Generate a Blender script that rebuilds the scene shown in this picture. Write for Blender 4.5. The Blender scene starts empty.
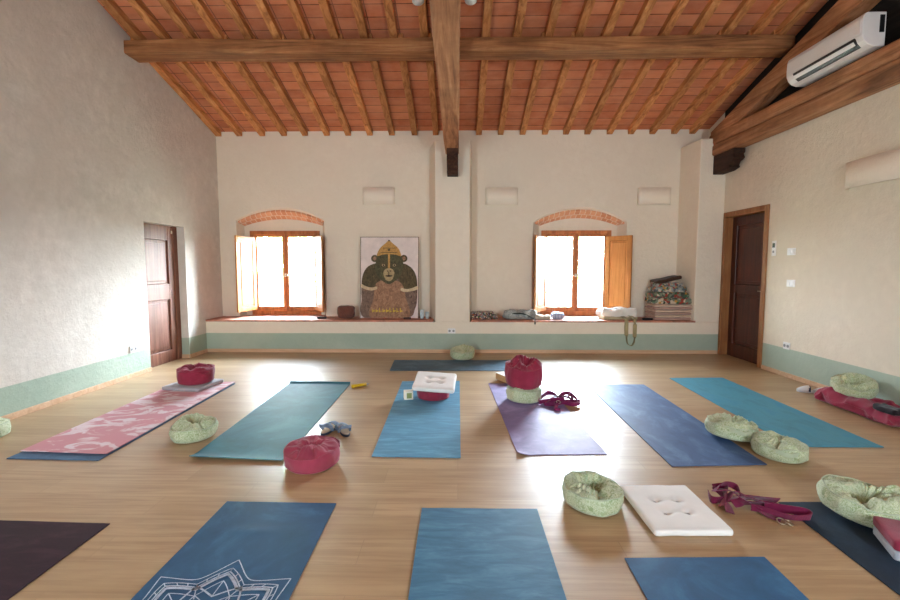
import bpy, bmesh, math, random
from mathutils import Vector, Matrix, noise, Euler
C = bpy.context.scene.collection
R = math.radians
PI = math.pi
XL, XR, YF, YN, YW, YR = -3.94, 4.0, 6.87, 7.38, 7.60, -1.6
ZL = 0.51
RIDGE = 2.95
SL = 0.305
def roof_z(y):
    return 3.52 + SL * (7.38 - y) if y >= RIDGE else 3.52 + SL * (7.38 - RIDGE) - SL * (RIDGE - y)

# ---------------------------------------------------------------- materials
def lin(c):
    return tuple(((v / 255) / 12.92 if v / 255 <= .04045 else ((v / 255 + .055) / 1.055) ** 2.4) for v in c) + (1,)

class NT:
    def __init__(s, name):
        s.m = bpy.data.materials.new(name); s.m.use_nodes = True
        s.t = s.m.node_tree; s.t.nodes.clear()
        s.out = s.n('OutputMaterial'); s.b = s.n('BsdfPrincipled')
        s.l(s.b.outputs[0], s.out.inputs[0])
        s.tc = s.n('TexCoord')
    def n(s, t, **k):
        x = s.t.nodes.new('ShaderNode' + t)
        for a, v in k.items(): setattr(x, a, v)
        return x
    def l(s, a, b): s.t.links.new(a, b)
    def rough(s, v): s.b.inputs['Roughness'].default_value = v; return s
    def spec(s, v): s.b.inputs['Specular IOR Level'].default_value = v; return s
    def coord(s, scale=(1, 1, 1), rnd=False, rot=(0, 0, 0)):
        mp = s.n('Mapping'); mp.inputs['Scale'].default_value = scale; mp.inputs['Rotation'].default_value = rot
        src = s.tc.outputs['Object']
        if rnd:
            oi = s.n('ObjectInfo'); mul = s.n('Math', operation='MULTIPLY'); mul.inputs[1].default_value = 37.0
            s.l(oi.outputs['Random'], mul.inputs[0])
            add = s.n('VectorMath', operation='ADD'); s.l(src, add.inputs[0]); s.l(mul.outputs[0], add.inputs[1]); src = add.outputs[0]
        s.l(src, mp.inputs['Vector']); return mp.outputs[0]
    def noise(s, vec, scale, detail=4, rough=.6, dist=0):
        x = s.n('TexNoise'); x.inputs['Scale'].default_value = scale; x.inputs['Detail'].default_value = detail
        x.inputs['Roughness'].default_value = rough; x.inputs['Distortion'].default_value = dist
        s.l(vec, x.inputs['Vector']); return x.outputs['Fac']
    def ramp(s, fac, stops, interp='LINEAR'):
        x = s.n('ValToRGB'); x.color_ramp.interpolation = interp
        e = x.color_ramp.elements
        while len(e) < len(stops): e.new(.5)
        for i, (p, c) in enumerate(stops): e[i].position = p; e[i].color = c if len(c) == 4 else lin(c)
        s.l(fac, x.inputs[0]); return x.outputs[0]
    def mix(s, fac, a, b, mode='MIX'):
        x = s.n('Mix', data_type='RGBA', blend_type=mode)
        if isinstance(fac, (int, float)): x.inputs[0].default_value = fac
        else: s.l(fac, x.inputs[0])
        for sock, v in ((x.inputs[6], a), (x.inputs[7], b)):
            if isinstance(v, tuple): sock.default_value = v if len(v) == 4 else lin(v)
            else: s.l(v, sock)
        return x.outputs[2]
    def bump(s, h, st=.3, d=.01):
        x = s.n('Bump'); x.inputs['Strength'].default_value = st; x.inputs['Distance'].default_value = d
        s.l(h, x.inputs['Height']); s.l(x.outputs[0], s.b.inputs['Normal'])
    def col(s, c):
        if isinstance(c, tuple): s.b.inputs['Base Color'].default_value = c if len(c) == 4 else lin(c)
        else: s.l(c, s.b.inputs['Base Color'])
        return s.m

def m_plain(name, c, rough=.6, metal=0, spec=.4, var=.06, sc=6):
    t = NT(name); t.rough(rough).spec(spec); t.b.inputs['Metallic'].default_value = metal
    v = t.coord(rnd=True); f = t.noise(v, sc)
    d = tuple(max(0, x * (1 - var * 2)) for x in c); u = tuple(min(255, x * (1 + var)) for x in c)
    return t.col(t.ramp(f, [(.3, d), (.7, u)]))

def m_plaster(name, c, c2, blot=.5, green=None):
    t = NT(name); t.rough(.9).spec(.15)
    v = t.coord()
    f = t.noise(v, 1.3, 6, .62, .4); f2 = t.noise(v, 9, 5, .6)
    base = t.ramp(f, [(.32, c2), (.62, c)])
    base = t.mix(t.ramp(f2, [(.35, (1, 1, 1, 1)), (.75, (0, 0, 0, 1))]), base, c2)
    mx = t.mix(blot, t.ramp(f, [(.3, c), (.7, c)]), base)
    if green:
        sp = t.n('SeparateXYZ'); t.l(t.tc.outputs['Object'], sp.inputs[0])
        lt = t.n('Math', operation='LESS_THAN'); lt.inputs[1].default_value = green
        t.l(sp.outputs[2], lt.inputs[0])
        g = t.ramp(f, [(.3, (158, 176, 160)), (.7, (178, 193, 177))])
        mx = t.mix(lt.outputs[0], mx, g)
    h = t.noise(v, 14, 9, .72); t.bump(h, .5, .02)
    return t.col(mx)

def m_wood(name, axis, cs, rough=.6, rnd=True, sc=1.0, bump=.35, spec=.3):
    t = NT(name); t.rough(rough).spec(spec)
    s = [14 * sc] * 3; s[axis] = .9 * sc
    v = t.coord(tuple(s), rnd); f = t.noise(v, 1.0, 7, .65, 1.2)
    v2 = t.coord((2.2, 2.2, 2.2), rnd); f2 = t.noise(v2, 1.2, 4)
    c = t.ramp(f, [(.28, cs[0]), (.5, cs[1]), (.74, cs[2])])
    c = t.mix(t.ramp(f2, [(.35, (0, 0, 0, 1)), (.75, (.55, .55, .55, 1))]), c, cs[0])
    if rnd:
        oi = t.n('ObjectInfo'); mr = t.n('MapRange'); mr.inputs[3].default_value = .8; mr.inputs[4].default_value = 1.15
        t.l(oi.outputs['Random'], mr.inputs[0])
        hs = t.n('HueSaturation'); t.l(mr.outputs[0], hs.inputs['Value']); t.l(c, hs.inputs['Color']); c = hs.outputs[0]
    t.bump(f, bump, .01)
    return t.col(c)

def m_tiles():
    t = NT('terracotta_tiles'); t.rough(.85).spec(.2)
    v = t.coord()
    b = t.n('TexBrick'); b.offset = 0; b.inputs['Scale'].default_value = 1
    b.inputs['Brick Width'].default_value = .345; b.inputs['Row Height'].default_value = .165
    b.inputs['Mortar Size'].default_value = .0065; b.inputs['Mortar Smooth'].default_value = .3; b.inputs['Bias'].default_value = 0
    b.inputs['Color1'].default_value = lin((212, 138, 98)); b.inputs['Color2'].default_value = lin((184, 108, 74)); b.inputs['Mortar'].default_value = lin((92, 54, 38))
    t.l(v, b.inputs['Vector'])
    f = t.noise(v, 5, 5); c = t.mix(t.ramp(f, [(.35, (0, 0, 0, 1)), (.8, (.6, .6, .6, 1))]), b.outputs[0], (216, 156, 122))
    f2 = t.noise(t.coord((1, 3, 1)), 2.2, 3); c = t.mix(t.ramp(f2, [(.45, (0, 0, 0, 1)), (.8, (.5, .5, .5, 1))]), c, (150, 92, 70))
    t.bump(b.outputs['Fac'], -.5, .006)
    return t.col(c)

def m_brick_soffit():
    t = NT('soffit_bricks'); t.rough(.9).spec(.15)
    v = t.coord()
    b = t.n('TexBrick'); b.offset = .5; b.inputs['Scale'].default_value = 1
    b.inputs['Brick Width'].default_value = .085; b.inputs['Row Height'].default_value = .5
    b.inputs['Mortar Size'].default_value = .007; b.inputs['Bias'].default_value = 0
    b.inputs['Color1'].default_value = lin((224, 170, 136)); b.inputs['Color2'].default_value = lin((206, 146, 112)); b.inputs['Mortar'].default_value = lin((226, 200, 176))
    t.l(v, b.inputs['Vector']); t.bump(b.outputs['Fac'], -.4, .006)
    return t.col(b.outputs[0])

def m_floor():
    t = NT('oak_floor'); t.spec(.6); t.b.inputs['Coat Weight'].default_value = .35; t.b.inputs['Coat Roughness'].default_value = .22
    v = t.coord()
    b = t.n('TexBrick'); b.offset = .37; b.offset_frequency = 2; b.inputs['Scale'].default_value = 1
    b.inputs['Brick Width'].default_value = 1.25; b.inputs['Row Height'].default_value = .192
    b.inputs['Mortar Size'].default_value = .0014; b.inputs['Bias'].default_value = 0
    b.inputs['Color1'].default_value = lin((184, 155, 116)); b.inputs['Color2'].default_value = lin((168, 138, 99)); b.inputs['Mortar'].default_value = lin((146, 118, 88))
    t.l(v, b.inputs['Vector'])
    g = t.noise(t.coord((1.2, 26, 1)), 1.2, 6, .65, .8)
    g2 = t.noise(t.coord((.8, 3.5, 1)), 1.5, 4)
    c = t.mix(t.ramp(g, [(.34, (1, 1, 1, 1)), (.6, (0, 0, 0, 1))]), b.outputs[0], (156, 124, 88))
    c = t.mix(t.ramp(g2, [(.42, (0, 0, 0, 1)), (.75, (.4, .4, .4, 1))]), c, (198, 170, 130))
    mr = t.n('MapRange'); mr.inputs[3].default_value = .40; mr.inputs[4].default_value = .50
    t.l(g, mr.inputs[0]); t.l(mr.outputs[0], t.b.inputs['Roughness'])
    t.bump(g, .06, .004)
    return t.col(c)

def m_fabric(name, c, c2=None, pat=None, rough=.9, weave=260, sheen=.2, sc=18):
    t = NT(name); t.rough(rough).spec(.2)
    t.b.inputs['Sheen Weight'].default_value = sheen
    v = t.coord(rnd=True)
    if pat == 'leaf':
        f = t.noise(v, 34, 3, .55, 2.5); col = t.ramp(f, [(.42, c), (.52, c2), (.62, c)])
        w = t.noise(v, 9, 3); col = t.mix(t.ramp(w, [(.4, (0, 0, 0, 1)), (.7, (.45, .45, .45, 1))]), col, c2)
    elif pat == 'floral':
        vo = t.n('TexVoronoi'); vo.inputs['Scale'].default_value = sc; t.l(v, vo.inputs['Vector'])
        hs = t.n('SeparateColor'); t.l(vo.outputs['Color'], hs.inputs[0])
        col = t.ramp(hs.outputs[0], [(0, c), (.35, c2), (.55, (205, 190, 165)), (.72, (150, 60, 50)), (.85, (60, 95, 65)), (.95, (190, 140, 60))], 'CONSTANT')
    elif pat == 'marble':
        f = t.noise(t.coord((1.6, 2.6, 1)), 1.7, 4, .55, 1.6); col = t.ramp(f, [(.44, c), (.50, c2)])
        f3 = t.noise(v, 9, 5); col = t.mix(t.ramp(f3, [(.4, (0, 0, 0, 1)), (.8, (.5, .5, .5, 1))]), col, c2)
    elif pat == 'stripe':
        w = t.n('TexWave'); w.inputs['Scale'].default_value = sc; w.bands_direction = 'X'; t.l(v, w.inputs['Vector']); col = t.ramp(w.outputs[0], [(.45, c), (.55, c2)])
    else:
        f = t.noise(v, 5, 4); d = c2 or tuple(x * .86 for x in c); col = t.ramp(f, [(.3, d), (.7, c)])
    h = t.noise(v, weave, 2); t.bump(h, .25, .003)
    return t.col(col)

def m_mat(name, c, c2, rough=.6, dist=(1, 1, 1), sc=4, spec=.24):
    t = NT(name); t.rough(rough).spec(spec)
    v = t.coord(dist); f = t.noise(v, sc, 6, .65, .6); f2 = t.noise(t.coord(), 60, 3)
    c0 = t.ramp(f, [(.3, tuple(x * .88 for x in c2)), (.5, c2), (.72, tuple(min(255, x * 1.07) for x in c))])
    c0 = t.mix(t.ramp(f2, [(.45, (0, 0, 0, 1)), (.8, (.35, .35, .35, 1))]), c0, c2)
    t.bump(t.noise(t.coord((1, 1, 1)), 160, 2), .25, .002)
    return t.col(c0)

def m_glass(name, gl=.06):
    t = NT(name); t.t.nodes.remove(t.b)
    tr = t.n('BsdfTransparent'); g = t.n('BsdfGlossy'); g.inputs['Roughness'].default_value = .02
    mx = t.n('MixShader'); fr = t.n('Fresnel'); fr.inputs[0].default_value = 1.3
    t.l(fr.outputs[0], mx.inputs[0]); t.l(tr.outputs[0], mx.inputs[1]); t.l(g.outputs[0], mx.inputs[2]); t.l(mx.outputs[0], t.out.inputs[0])
    return t.m

P_WARM = m_plaster('plaster_back', (238, 229, 211), (226, 215, 195), .5, .302)
P_LEFT = m_plaster('plaster_left', (228, 224, 216), (204, 199, 190), .8, .298)
P_RIGHT = m_plaster('plaster_right', (234, 224, 205), (218, 207, 188), .6, .345)
P_PLAIN = m_plaster('plaster_plain', (220, 209, 190), (205, 194, 175), .4)
TILES = m_tiles(); SOFFIT = m_brick_soffit(); FLOOR = m_floor()
OLD = [(66, 40, 22), (122, 78, 44), (160, 108, 66)]
W_BEAM_X = m_wood('old_beam_wood_across', 0, [(96, 60, 36), (172, 118, 74), (212, 162, 110)], .75, sc=.8, bump=.6)
W_BEAM_Y = m_wood('old_beam_wood_along', 1, [(100, 64, 42), (178, 124, 84), (214, 164, 122)], .75, sc=.8, bump=.6)
W_RAFT = m_wood('rafter_wood', 1, [(128, 78, 40), (206, 140, 84), (232, 176, 116)], .7)
W_WIN = m_wood('window_wood', 2, [(150, 84, 44), (200, 124, 72), (224, 152, 92)], .45)
W_SHUT = m_wood('shutter_wood', 2, [(168, 104, 48), (206, 142, 78), (226, 168, 100)], .4)
W_DOORL = m_wood('left_door_wood', 2, [(88, 52, 38), (130, 84, 66), (158, 110, 90)], .45)
W_DOORR = m_wood('right_door_wood', 2, [(38, 14, 8), (84, 34, 18), (124, 56, 30)], .35, spec=.5)
W_CASE = m_wood('casing_wood', 2, [(128, 80, 44), (172, 118, 72), (196, 144, 94)], .5)
W_BASE = m_wood('baseboard_wood', 0, [(190, 152, 118), (212, 176, 142), (226, 196, 164)], .5, rnd=False)
W_CORB = m_wood('corbel_wood', 1, [(36, 22, 16), (70, 44, 32), (100, 66, 48)], .8, bump=.7)
LEDGE = m_plain('terracotta_ledge', (190, 128, 104), .6, var=.12, sc=9)
WHITE_PL = m_plain('white_plastic', (236, 236, 234), .35, var=.01)
GREY_PL = m_plain('grey_plastic', (150, 152, 152), .5)
DARK = m_plain('dark_plastic', (22, 22, 24), .4)
BRASS = m_plain('pale_metal', (210, 200, 180), .3, 1)
GLASS = m_glass('window_glass')
G_FAB = m_fabric('green_leaf_fabric', (146, 164, 120), (206, 214, 184), 'leaf')
G_PIPE = m_fabric('pale_green_fabric', (186, 198, 168))
M_FAB = m_fabric('maroon_fabric', (156, 50, 74), (124, 36, 56))
M_FAB2 = m_fabric('crimson_fabric', (164, 66, 86), (138, 50, 70))
M_STRAP = m_fabric('plum_strap_fabric', (124, 24, 66), (92, 14, 48))
CREAM_FAB = m_fabric('white_cotton', (240, 238, 232), (228, 226, 220), weave=400)
GREYPAD = m_fabric('grey_cotton', (176, 174, 178), (156, 154, 160))
PINKPILE = m_fabric('pinkish_blanket', (190, 160, 146), (168, 138, 126))
DARKFLOR = m_fabric('dark_patterned_textile', (60, 44, 50), (150, 140, 140), 'floral', sc=60)
FLOR = m_fabric('flowered_textile', (120, 130, 110), (70, 74, 66), 'floral', sc=26)
FLOR2 = m_fabric('grey_flowered_textile', (150, 156, 152), (90, 96, 96), 'floral', sc=30)
BROWNT = m_fabric('brown_patterned_textile', (74, 50, 36), (50, 32, 24))
OLIVE = m_fabric('olive_webbing', (166, 156, 118), (138, 128, 92))

# ---------------------------------------------------------------- mesh helpers
def mesh(name, vs, fs, mat, parent=None, smooth=False, loc=(0, 0, 0), rot=(0, 0, 0), mi=None):
    me = bpy.data.meshes.new(name); me.from_pydata([tuple(v) for v in vs], [], fs)
    mats = mat if isinstance(mat, (list, tuple)) else [mat]
    for m in mats: me.materials.append(m)
    if smooth: me.polygons.foreach_set('use_smooth', [True] * len(me.polygons))
    if mi: me.polygons.foreach_set('material_index', mi)
    me.update()
    o = bpy.data.objects.new(name, me); C.objects.link(o); o.location = loc; o.rotation_euler = rot
    if parent: o.parent = parent
    return o

def frombm(name, bm, mat, parent=None, smooth=False, loc=(0, 0, 0), rot=(0, 0, 0)):
    bmesh.ops.recalc_face_normals(bm, faces=bm.faces)
    me = bpy.data.meshes.new(name); bm.to_mesh(me); bm.free()
    for m in (mat if isinstance(mat, (list, tuple)) else [mat]): me.materials.append(m)
    if smooth: me.polygons.foreach_set('use_smooth', [True] * len(me.polygons))
    o = bpy.data.objects.new(name, me); C.objects.link(o); o.location = loc; o.rotation_euler = rot
    if parent: o.parent = parent
    return o

def bev(o, w=.005, s=2):
    m = o.modifiers.new('bevel', 'BEVEL'); m.width = w; m.segments = s; m.limit_method = 'ANGLE'; return o

def abox(bm, x0, x1, y0, y1, z0, z1):
    vs = [bm.verts.new((x, y, z)) for z in (z0, z1) for y in (y0, y1) for x in (x0, x1)]
    for f in ((0, 2, 3, 1), (4, 5, 7, 6), (0, 1, 5, 4), (2, 6, 7, 3), (0, 4, 6, 2), (1, 3, 7, 5)): bm.faces.new([vs[i] for i in f])

def box(name, b, mat, parent=None, bevel=0, loc=(0, 0, 0), rot=(0, 0, 0)):
    bm = bmesh.new()
    for q in (b if isinstance(b[0], (list, tuple)) else [b]): abox(bm, *q)
    o = frombm(name, bm, mat, parent, loc=loc, rot=rot)
    if bevel: bev(o, bevel)
    return o

def prism(bm, poly, axis, a, b):
    def P(u, v, w): return {0: (w, u, v), 1: (u, w, v), 2: (u, v, w)}[axis]
    A = [bm.verts.new(P(u, v, a)) for u, v in poly]; B = [bm.verts.new(P(u, v, b)) for u, v in poly]
    bm.faces.new(A); bm.faces.new(B[::-1])
    for i in range(len(poly)):
        j = (i + 1) % len(poly); bm.faces.new([A[i], B[i], B[j], A[j]])

def tag(o, label, cat, group=None, kind=None):
    o['label'] = label; o['category'] = cat
    if group: o['group'] = group
    if kind: o['kind'] = kind
    return o
def struct(o, label=None, cat=None):
    o['kind'] = 'structure'
    if label: o['label'] = label
    if cat: o['category'] = cat
    return o
def empty(name, loc=(0, 0, 0), rot=(0, 0, 0)):
    o = bpy.data.objects.new(name, None); C.objects.link(o); o.location = loc; o.rotation_euler = rot; o.empty_display_size = .1
    return o
def copy_tree(o, parent=None):
    c = o.copy(); C.objects.link(c); c.parent = parent
    for ch in list(o.children): copy_tree(ch, c)
    return c

def catmull(P, n=8, closed=False):
    P = [Vector(p) for p in P]; out = []
    N = len(P); rng = range(N if closed else N - 1)
    for i in rng:
        if closed: p0, p1, p2, p3 = P[(i - 1) % N], P[i], P[(i + 1) % N], P[(i + 2) % N]
        else: p0, p1, p2, p3 = P[max(i - 1, 0)], P[i], P[i + 1], P[min(i + 2, N - 1)]
        for k in range(n):
            t = k / n
            out.append(.5 * ((2 * p1) + (-p0 + p2) * t + (2 * p0 - 5 * p1 + 4 * p2 - p3) * t * t + (-p0 + 3 * p1 - 3 * p2 + p3) * t ** 3))
    if not closed: out.append(P[-1])
    return out

def tube(name, P, r, mat, parent=None, seg=8, closed=False, n=6, sm=True):
    pts = catmull(P, n, closed) if n > 1 else [Vector(p) for p in P]
    vs, fs = [], []; N = len(pts); up = Vector((0, 0, 1))
    for i, p in enumerate(pts):
        t = (pts[(i + 1) % N] - pts[i - 1]) if closed else (pts[min(i + 1, N - 1)] - pts[max(i - 1, 0)])
        if t.length < 1e-9: t = Vector((0, 1, 0))
        t.normalize(); s = t.cross(up)
        if s.length < .05: s = t.cross(Vector((0, 1, 0)))
        s.normalize(); u = s.cross(t)
        for k in range(seg):
            a = 2 * PI * k / seg; vs.append(p + s * math.cos(a) * r + u * math.sin(a) * r)
    M = N if closed else N - 1
    for i in range(M):
        for k in range(seg):
            j = (i + 1) % N; k2 = (k + 1) % seg
            fs.append((i * seg + k, i * seg + k2, j * seg + k2, j * seg + k))
    if not closed: fs += [tuple(range(seg))[::-1], tuple(range((N - 1) * seg, N * seg))]
    return mesh(name, vs, fs, mat, parent, sm)

def ribbon_geo(P, w, th, rolls=None, n=8, up0=Vector((0, 0, 1))):
    pts = catmull(P, n); N = len(pts); vs, fs = [], []
    for i, p in enumerate(pts):
        t = pts[min(i + 1, N - 1)] - pts[max(i - 1, 0)]
        if t.length < 1e-9: t = Vector((0, 1, 0))
        t.normalize(); s = t.cross(up0)
        if s.length < .05: s = Vector((1, 0, 0))
        s.normalize(); u = s.cross(t).normalized()
        if rolls:
            f = i / (N - 1) * (len(rolls) - 1); a = int(min(f, len(rolls) - 2)); r = R(rolls[a] + (rolls[a + 1] - rolls[a]) * (f - a))
            s, u = s * math.cos(r) + u * math.sin(r), u * math.cos(r) - s * math.sin(r)
        for a, b in ((-1, -1), (1, -1), (1, 1), (-1, 1)): vs.append(p + s * a * w / 2 + u * b * th / 2)
    for i in range(N - 1):
        for k in range(4):
            k2 = (k + 1) % 4; fs.append((i * 4 + k, i * 4 + k2, i * 4 + 4 + k2, i * 4 + 4 + k))
    fs += [(3, 2, 1, 0), tuple(range((N - 1) * 4, N * 4))]
    return vs, fs
def ribbon(name, P, w, th, mat, parent=None, rolls=None, n=8):
    vs, fs = ribbon_geo(P, w, th, rolls, n)
    return mesh(name, vs, fs, mat, parent, False)

def soft_box(name, w, d, h, r, mat, parent=None, amp=.004, sc=6, seed=0, cuts=14, loc=(0, 0, 0), rot=(0, 0, 0), sag=0, fold=0):
    """padded, rounded slab with its base at z=0"""
    bm = bmesh.new(); bmesh.ops.create_cube(bm, size=2)
    bmesh.ops.subdivide_edges(bm, edges=bm.edges, cuts=cuts, use_grid_fill=True)
    H = Vector((w / 2, d / 2, h / 2)); r = min(r, h / 2 * .999, w / 2, d / 2)
    for v in bm.verts:
        p = Vector((v.co.x * H.x, v.co.y * H.y, v.co.z * H.z))
        q = Vector([max(-(H[i] - r), min(H[i] - r, p[i])) for i in range(3)]); e = p - q
        if e.length > 1e-9: p = q + e.normalized() * r
        if amp:
            nv = noise.noise_vector(p * sc + Vector((seed * 7.1, seed * 3.3, seed)))
            n2 = noise.noise_vector(p * sc * 2.9 + Vector((seed * 2.1, 5, seed)))
            p += Vector((nv.x, nv.y, nv.z * .8)) * amp * (1 if v.co.z > -.9 else .15) + n2 * amp * (.4 if v.co.z > -.9 else 0)
        if fold and v.co.z > 0: p.z += fold * math.sin(p.x * 40 + seed + 3 * noise.noise(p * 5))
        if sag: p.z -= sag * (p.x / H.x) ** 2 * max(0, v.co.z)
        v.co = p + Vector((0, 0, h / 2))
    return frombm(name, bm, mat, parent, True, loc, rot)

# ---------------------------------------------------------------- floor
struct(box('floor', (XL - .5, XR + .5, YR - .4, YN + .2, -.06, 0), FLOOR))

# ---------------------------------------------------------------- side walls
def wall_side(name, x0, x1, mat, dy0, dy1, dz):
    bm = bmesh.new()
    prism(bm, [(YR - .3, 0), (dy0, 0), (dy0, roof_z(dy0)), (RIDGE, roof_z(RIDGE)), (YR - .3, roof_z(YR - .3))], 0, x0, x1)
    prism(bm, [(dy0, dz), (dy1, dz), (dy1, roof_z(dy1)), (dy0, roof_z(dy0))], 0, x0, x1)
    prism(bm, [(dy1, 0), (YN + .55, 0), (YN + .55, roof_z(YN + .55)), (dy1, roof_z(dy1))], 0, x0, x1)
    return struct(frombm(name, bm, mat))
LD0, LD1, LDZ = 5.586, 6.417, 1.905
RD0, RD1, RDZ = 5.90, 6.86, 2.12
wall_side('wall_left', XL - .42, XL, P_LEFT, LD0, LD1, LDZ)
wall_side('wall_right', XR, XR + .42, P_RIGHT, RD0, RD1, RDZ)

# rear wall behind the viewer; two tall unseen windows added for fill light
bm = bmesh.new()
ry0, ry1 = YR - .3, YR
RW = [(-2.4, -1.75), (1.75, 2.4)]
for a, b in ((XL, RW[0][0]), (RW[0][1], RW[1][0]), (RW[1][1], XR)): abox(bm, a, b, ry0, ry1, 0, roof_z(YR))
for a, b in RW: abox(bm, a, b, ry0, ry1, 0, .75); abox(bm, a, b, ry0, ry1, 2.35, roof_z(YR))
struct(frombm('wall_rear', bm, P_PLAIN))

# back wall with the two arched window recesses
# (frontX0, frontX1, spring z, crown z), (backX0, backX1, spring, crown), frame (x0,x1,z0,z1)
WINS = [dict(f=(-3.66, -2.20, 2.10, 2.30), b=(-3.63, -2.28, 2.05, 2.16), fr=(-3.53, -2.345, ZL, 1.94)),
        dict(f=(1.22, 2.74, 2.06, 2.295), b=(1.36, 2.66, 2.045, 2.17), fr=(1.395, 2.56, ZL, 1.94))]
def arc(x0, x1, zs, zc, n=16):
    out = []
    w = (x1 - x0) / 2; h = zc - zs; rad = (w * w + h * h) / (2 * h); cz = zc - rad; cx = (x0 + x1) / 2; a0 = math.asin(w / rad)
    for i in range(n + 1):
        a = -a0 + 2 * a0 * i / n; out.append((cx + rad * math.sin(a), cz + rad * math.cos(a)))
    return out
bm = bmesh.new(); bs = None
ztop = roof_z(YN) - .0
edges_x = [XL, WINS[0]['f'][0], WINS[0]['f'][1], WINS[1]['f'][0], WINS[1]['f'][1], XR]
def quad(bm, *p): bm.faces.new([bm.verts.new(q) for q in p])
for a, b in ((0, 1), (2, 3), (4, 5)):
    quad(bm, (edges_x[a], YN, ZL - .1), (edges_x[b], YN, ZL - .1), (edges_x[b], YN, ztop), (edges_x[a], YN, ztop))
for W in WINS:
    F = arc(*W['f']); B = arc(*W['b'])
    for i in range(16):
        quad(bm, (F[i][0], YN, F[i][1]), (F[i + 1][0], YN, F[i + 1][1]), (F[i + 1][0], YN, ztop), (F[i][0], YN, ztop))
    for i in range(16):
        l = lambda j, t: (F[j][0] + (B[j][0] - F[j][0]) * t, YN + (YW - YN) * t, F[j][1] + (B[j][1] - F[j][1]) * t)
        quad(bm, l(i, 0), l(i + 1, 0), l(i + 1, .22), l(i, .22))
    # jambs
    for fx, bx, fz, bz in ((F[0][0], B[0][0], F[0][1], B[0][1]), (F[-1][0], B[-1][0], F[-1][1], B[-1][1])):
        quad(bm, (fx, YN, ZL - .1), (fx, YN, fz), (bx, YW, bz), (bx, YW, ZL - .1))
# outer leaf with the window openings
for W in WINS:
    x0, x1, z0, z1 = W['fr']
    W['o'] = (x0, x1, z0, z1)
cuts = [XL - .3, WINS[0]['fr'][0], WINS[0]['fr'][1], WINS[1]['fr'][0], WINS[1]['fr'][1], XR + .3]
for a, b in ((0, 1), (2, 3), (4, 5)): abox(bm, cuts[a], cuts[b], YW, YW + .3, 0, ztop + .2)
for W in WINS:
    x0, x1, z0, z1 = W['fr']; abox(bm, x0, x1, YW, YW + .3, 0, z0); abox(bm, x0, x1, YW, YW + .3, z1, ztop + .2)
struct(frombm('wall_back', bm, P_WARM))
for k, W in enumerate(WINS):
    F = arc(*W['f']); B = arc(*W['b']); vs, fs = [], []
    for i in range(17):
        vs += [(F[i][0] + (B[i][0] - F[i][0]) * .22, YN + (YW - YN) * .22, F[i][1] + (B[i][1] - F[i][1]) * .22), (B[i][0], YW, B[i][1])]
        vs += []
    for i in range(16): fs.append((2 * i, 2 * i + 1, 2 * i + 3, 2 * i + 2))
    o = mesh('trim_%d' % (k + 1), vs, fs, SOFFIT, smooth=False)
    sm = o.modifiers.new('solid', 'SOLIDIFY'); sm.thickness = .03; sm.offset = 1
    struct(o, ['brick arch soffit over the left window recess', 'brick arch soffit over the right window recess'][k], 'arch')

# bench wall along the back, its terracotta ledge tops, the pillars
struct(box('wall_bench', (XL, XR, YF, YW, 0, ZL - .028), P_WARM))
for k, (x0, x1) in enumerate(((XL, -.385), (.2, 3.635))):
    o = bev(box('trim_%d' % (k + 3), (x0, x1, YF - .012, YW, ZL - .028, ZL), LEDGE), .006)
    struct(o, ['terracotta ledge top under the left window', 'terracotta ledge top under the right window'][k], 'ledge')
bm = bmesh.new(); ZP = 3.235
prism(bm, [(-.35, YF), (.18, YF), (.225, YN + .02), (-.47, YN + .02)], 2, ZL - .028, ZP)
o = struct(frombm('pillar_center', bm, P_WARM), 'cream plastered pillar between the two window niches', 'pillar'); bev(o, .012)
bm = bmesh.new()
prism(bm, [(3.61, YF), (XR, YF), (XR, YN + .02), (3.56, YN + .02)], 2, ZL - .028, ZP)
o = struct(frombm('pillar_right', bm, P_WARM), 'cream plastered pillar beside the dark wooden door', 'pillar'); bev(o, .012)

# ---------------------------------------------------------------- ceiling
vs, fs = [], []
for x in (XL - .1, XR + .1):
    for y in (YR - .2, RIDGE, YN + .35):
        z = roof_z(y) if y <= YN else roof_z(YN) - SL * (y - YN)
        vs += [(x, y, z), (x, y, z + .08)]
fs = [(0, 2, 8, 6), (2, 4, 10, 8), (1, 7, 9, 3), (3, 9, 11, 5), (0, 6, 7, 1), (4, 5, 11, 10), (0, 1, 3, 2), (2, 3, 5, 4), (6, 8, 9, 7), (8, 10, 11, 9)]
struct(mesh('ceiling', vs, fs, TILES))

# rafters: two rows, below and above the purlin
def rafter_mesh(name, y0, y1, w=.088, h=.085, seed=0):
    bm = bmesh.new(); N = 14; rings = []
    for i in range(N + 1):
        y = y0 + (y1 - y0) * i / N; z = roof_z(y)
        dx = .008 * noise.noise(Vector((y * 1.3, seed, 1))); ring = []
        for a, b in ((-w / 2, -h), (w / 2, -h), (w / 2, -.001), (-w / 2, -.001)):
            j = .002 * noise.noise(Vector((y * 3, seed + a * 30, b * 20)))
            ring.append(bm.verts.new((a + dx + j, y, z + b + (j if b < -.01 else 0))))
        rings.append(ring)
    for i in range(N):
        for k in range(4): bm.faces.new([rings[i][k], rings[i][(k + 1) % 4], rings[i + 1][(k + 1) % 4], rings[i + 1][k]])
    bm.faces.new(rings[0][::-1]); bm.faces.new(rings[-1])
    return bm
ORD = ['first', 'second', 'third', 'fourth', 'fifth', 'sixth', 'seventh', 'eighth', 'ninth', 'tenth', 'eleventh', 'twelfth']
low = [-3.88, -3.54, -3.17, -2.81, -2.47, -2.12, -1.77, -1.42, -1.07, -.70, -.36, .33, .68, 1.03, 1.38, 1.72, 2.06, 2.41, 2.75, 3.09, 3.43, 3.72]
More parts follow.
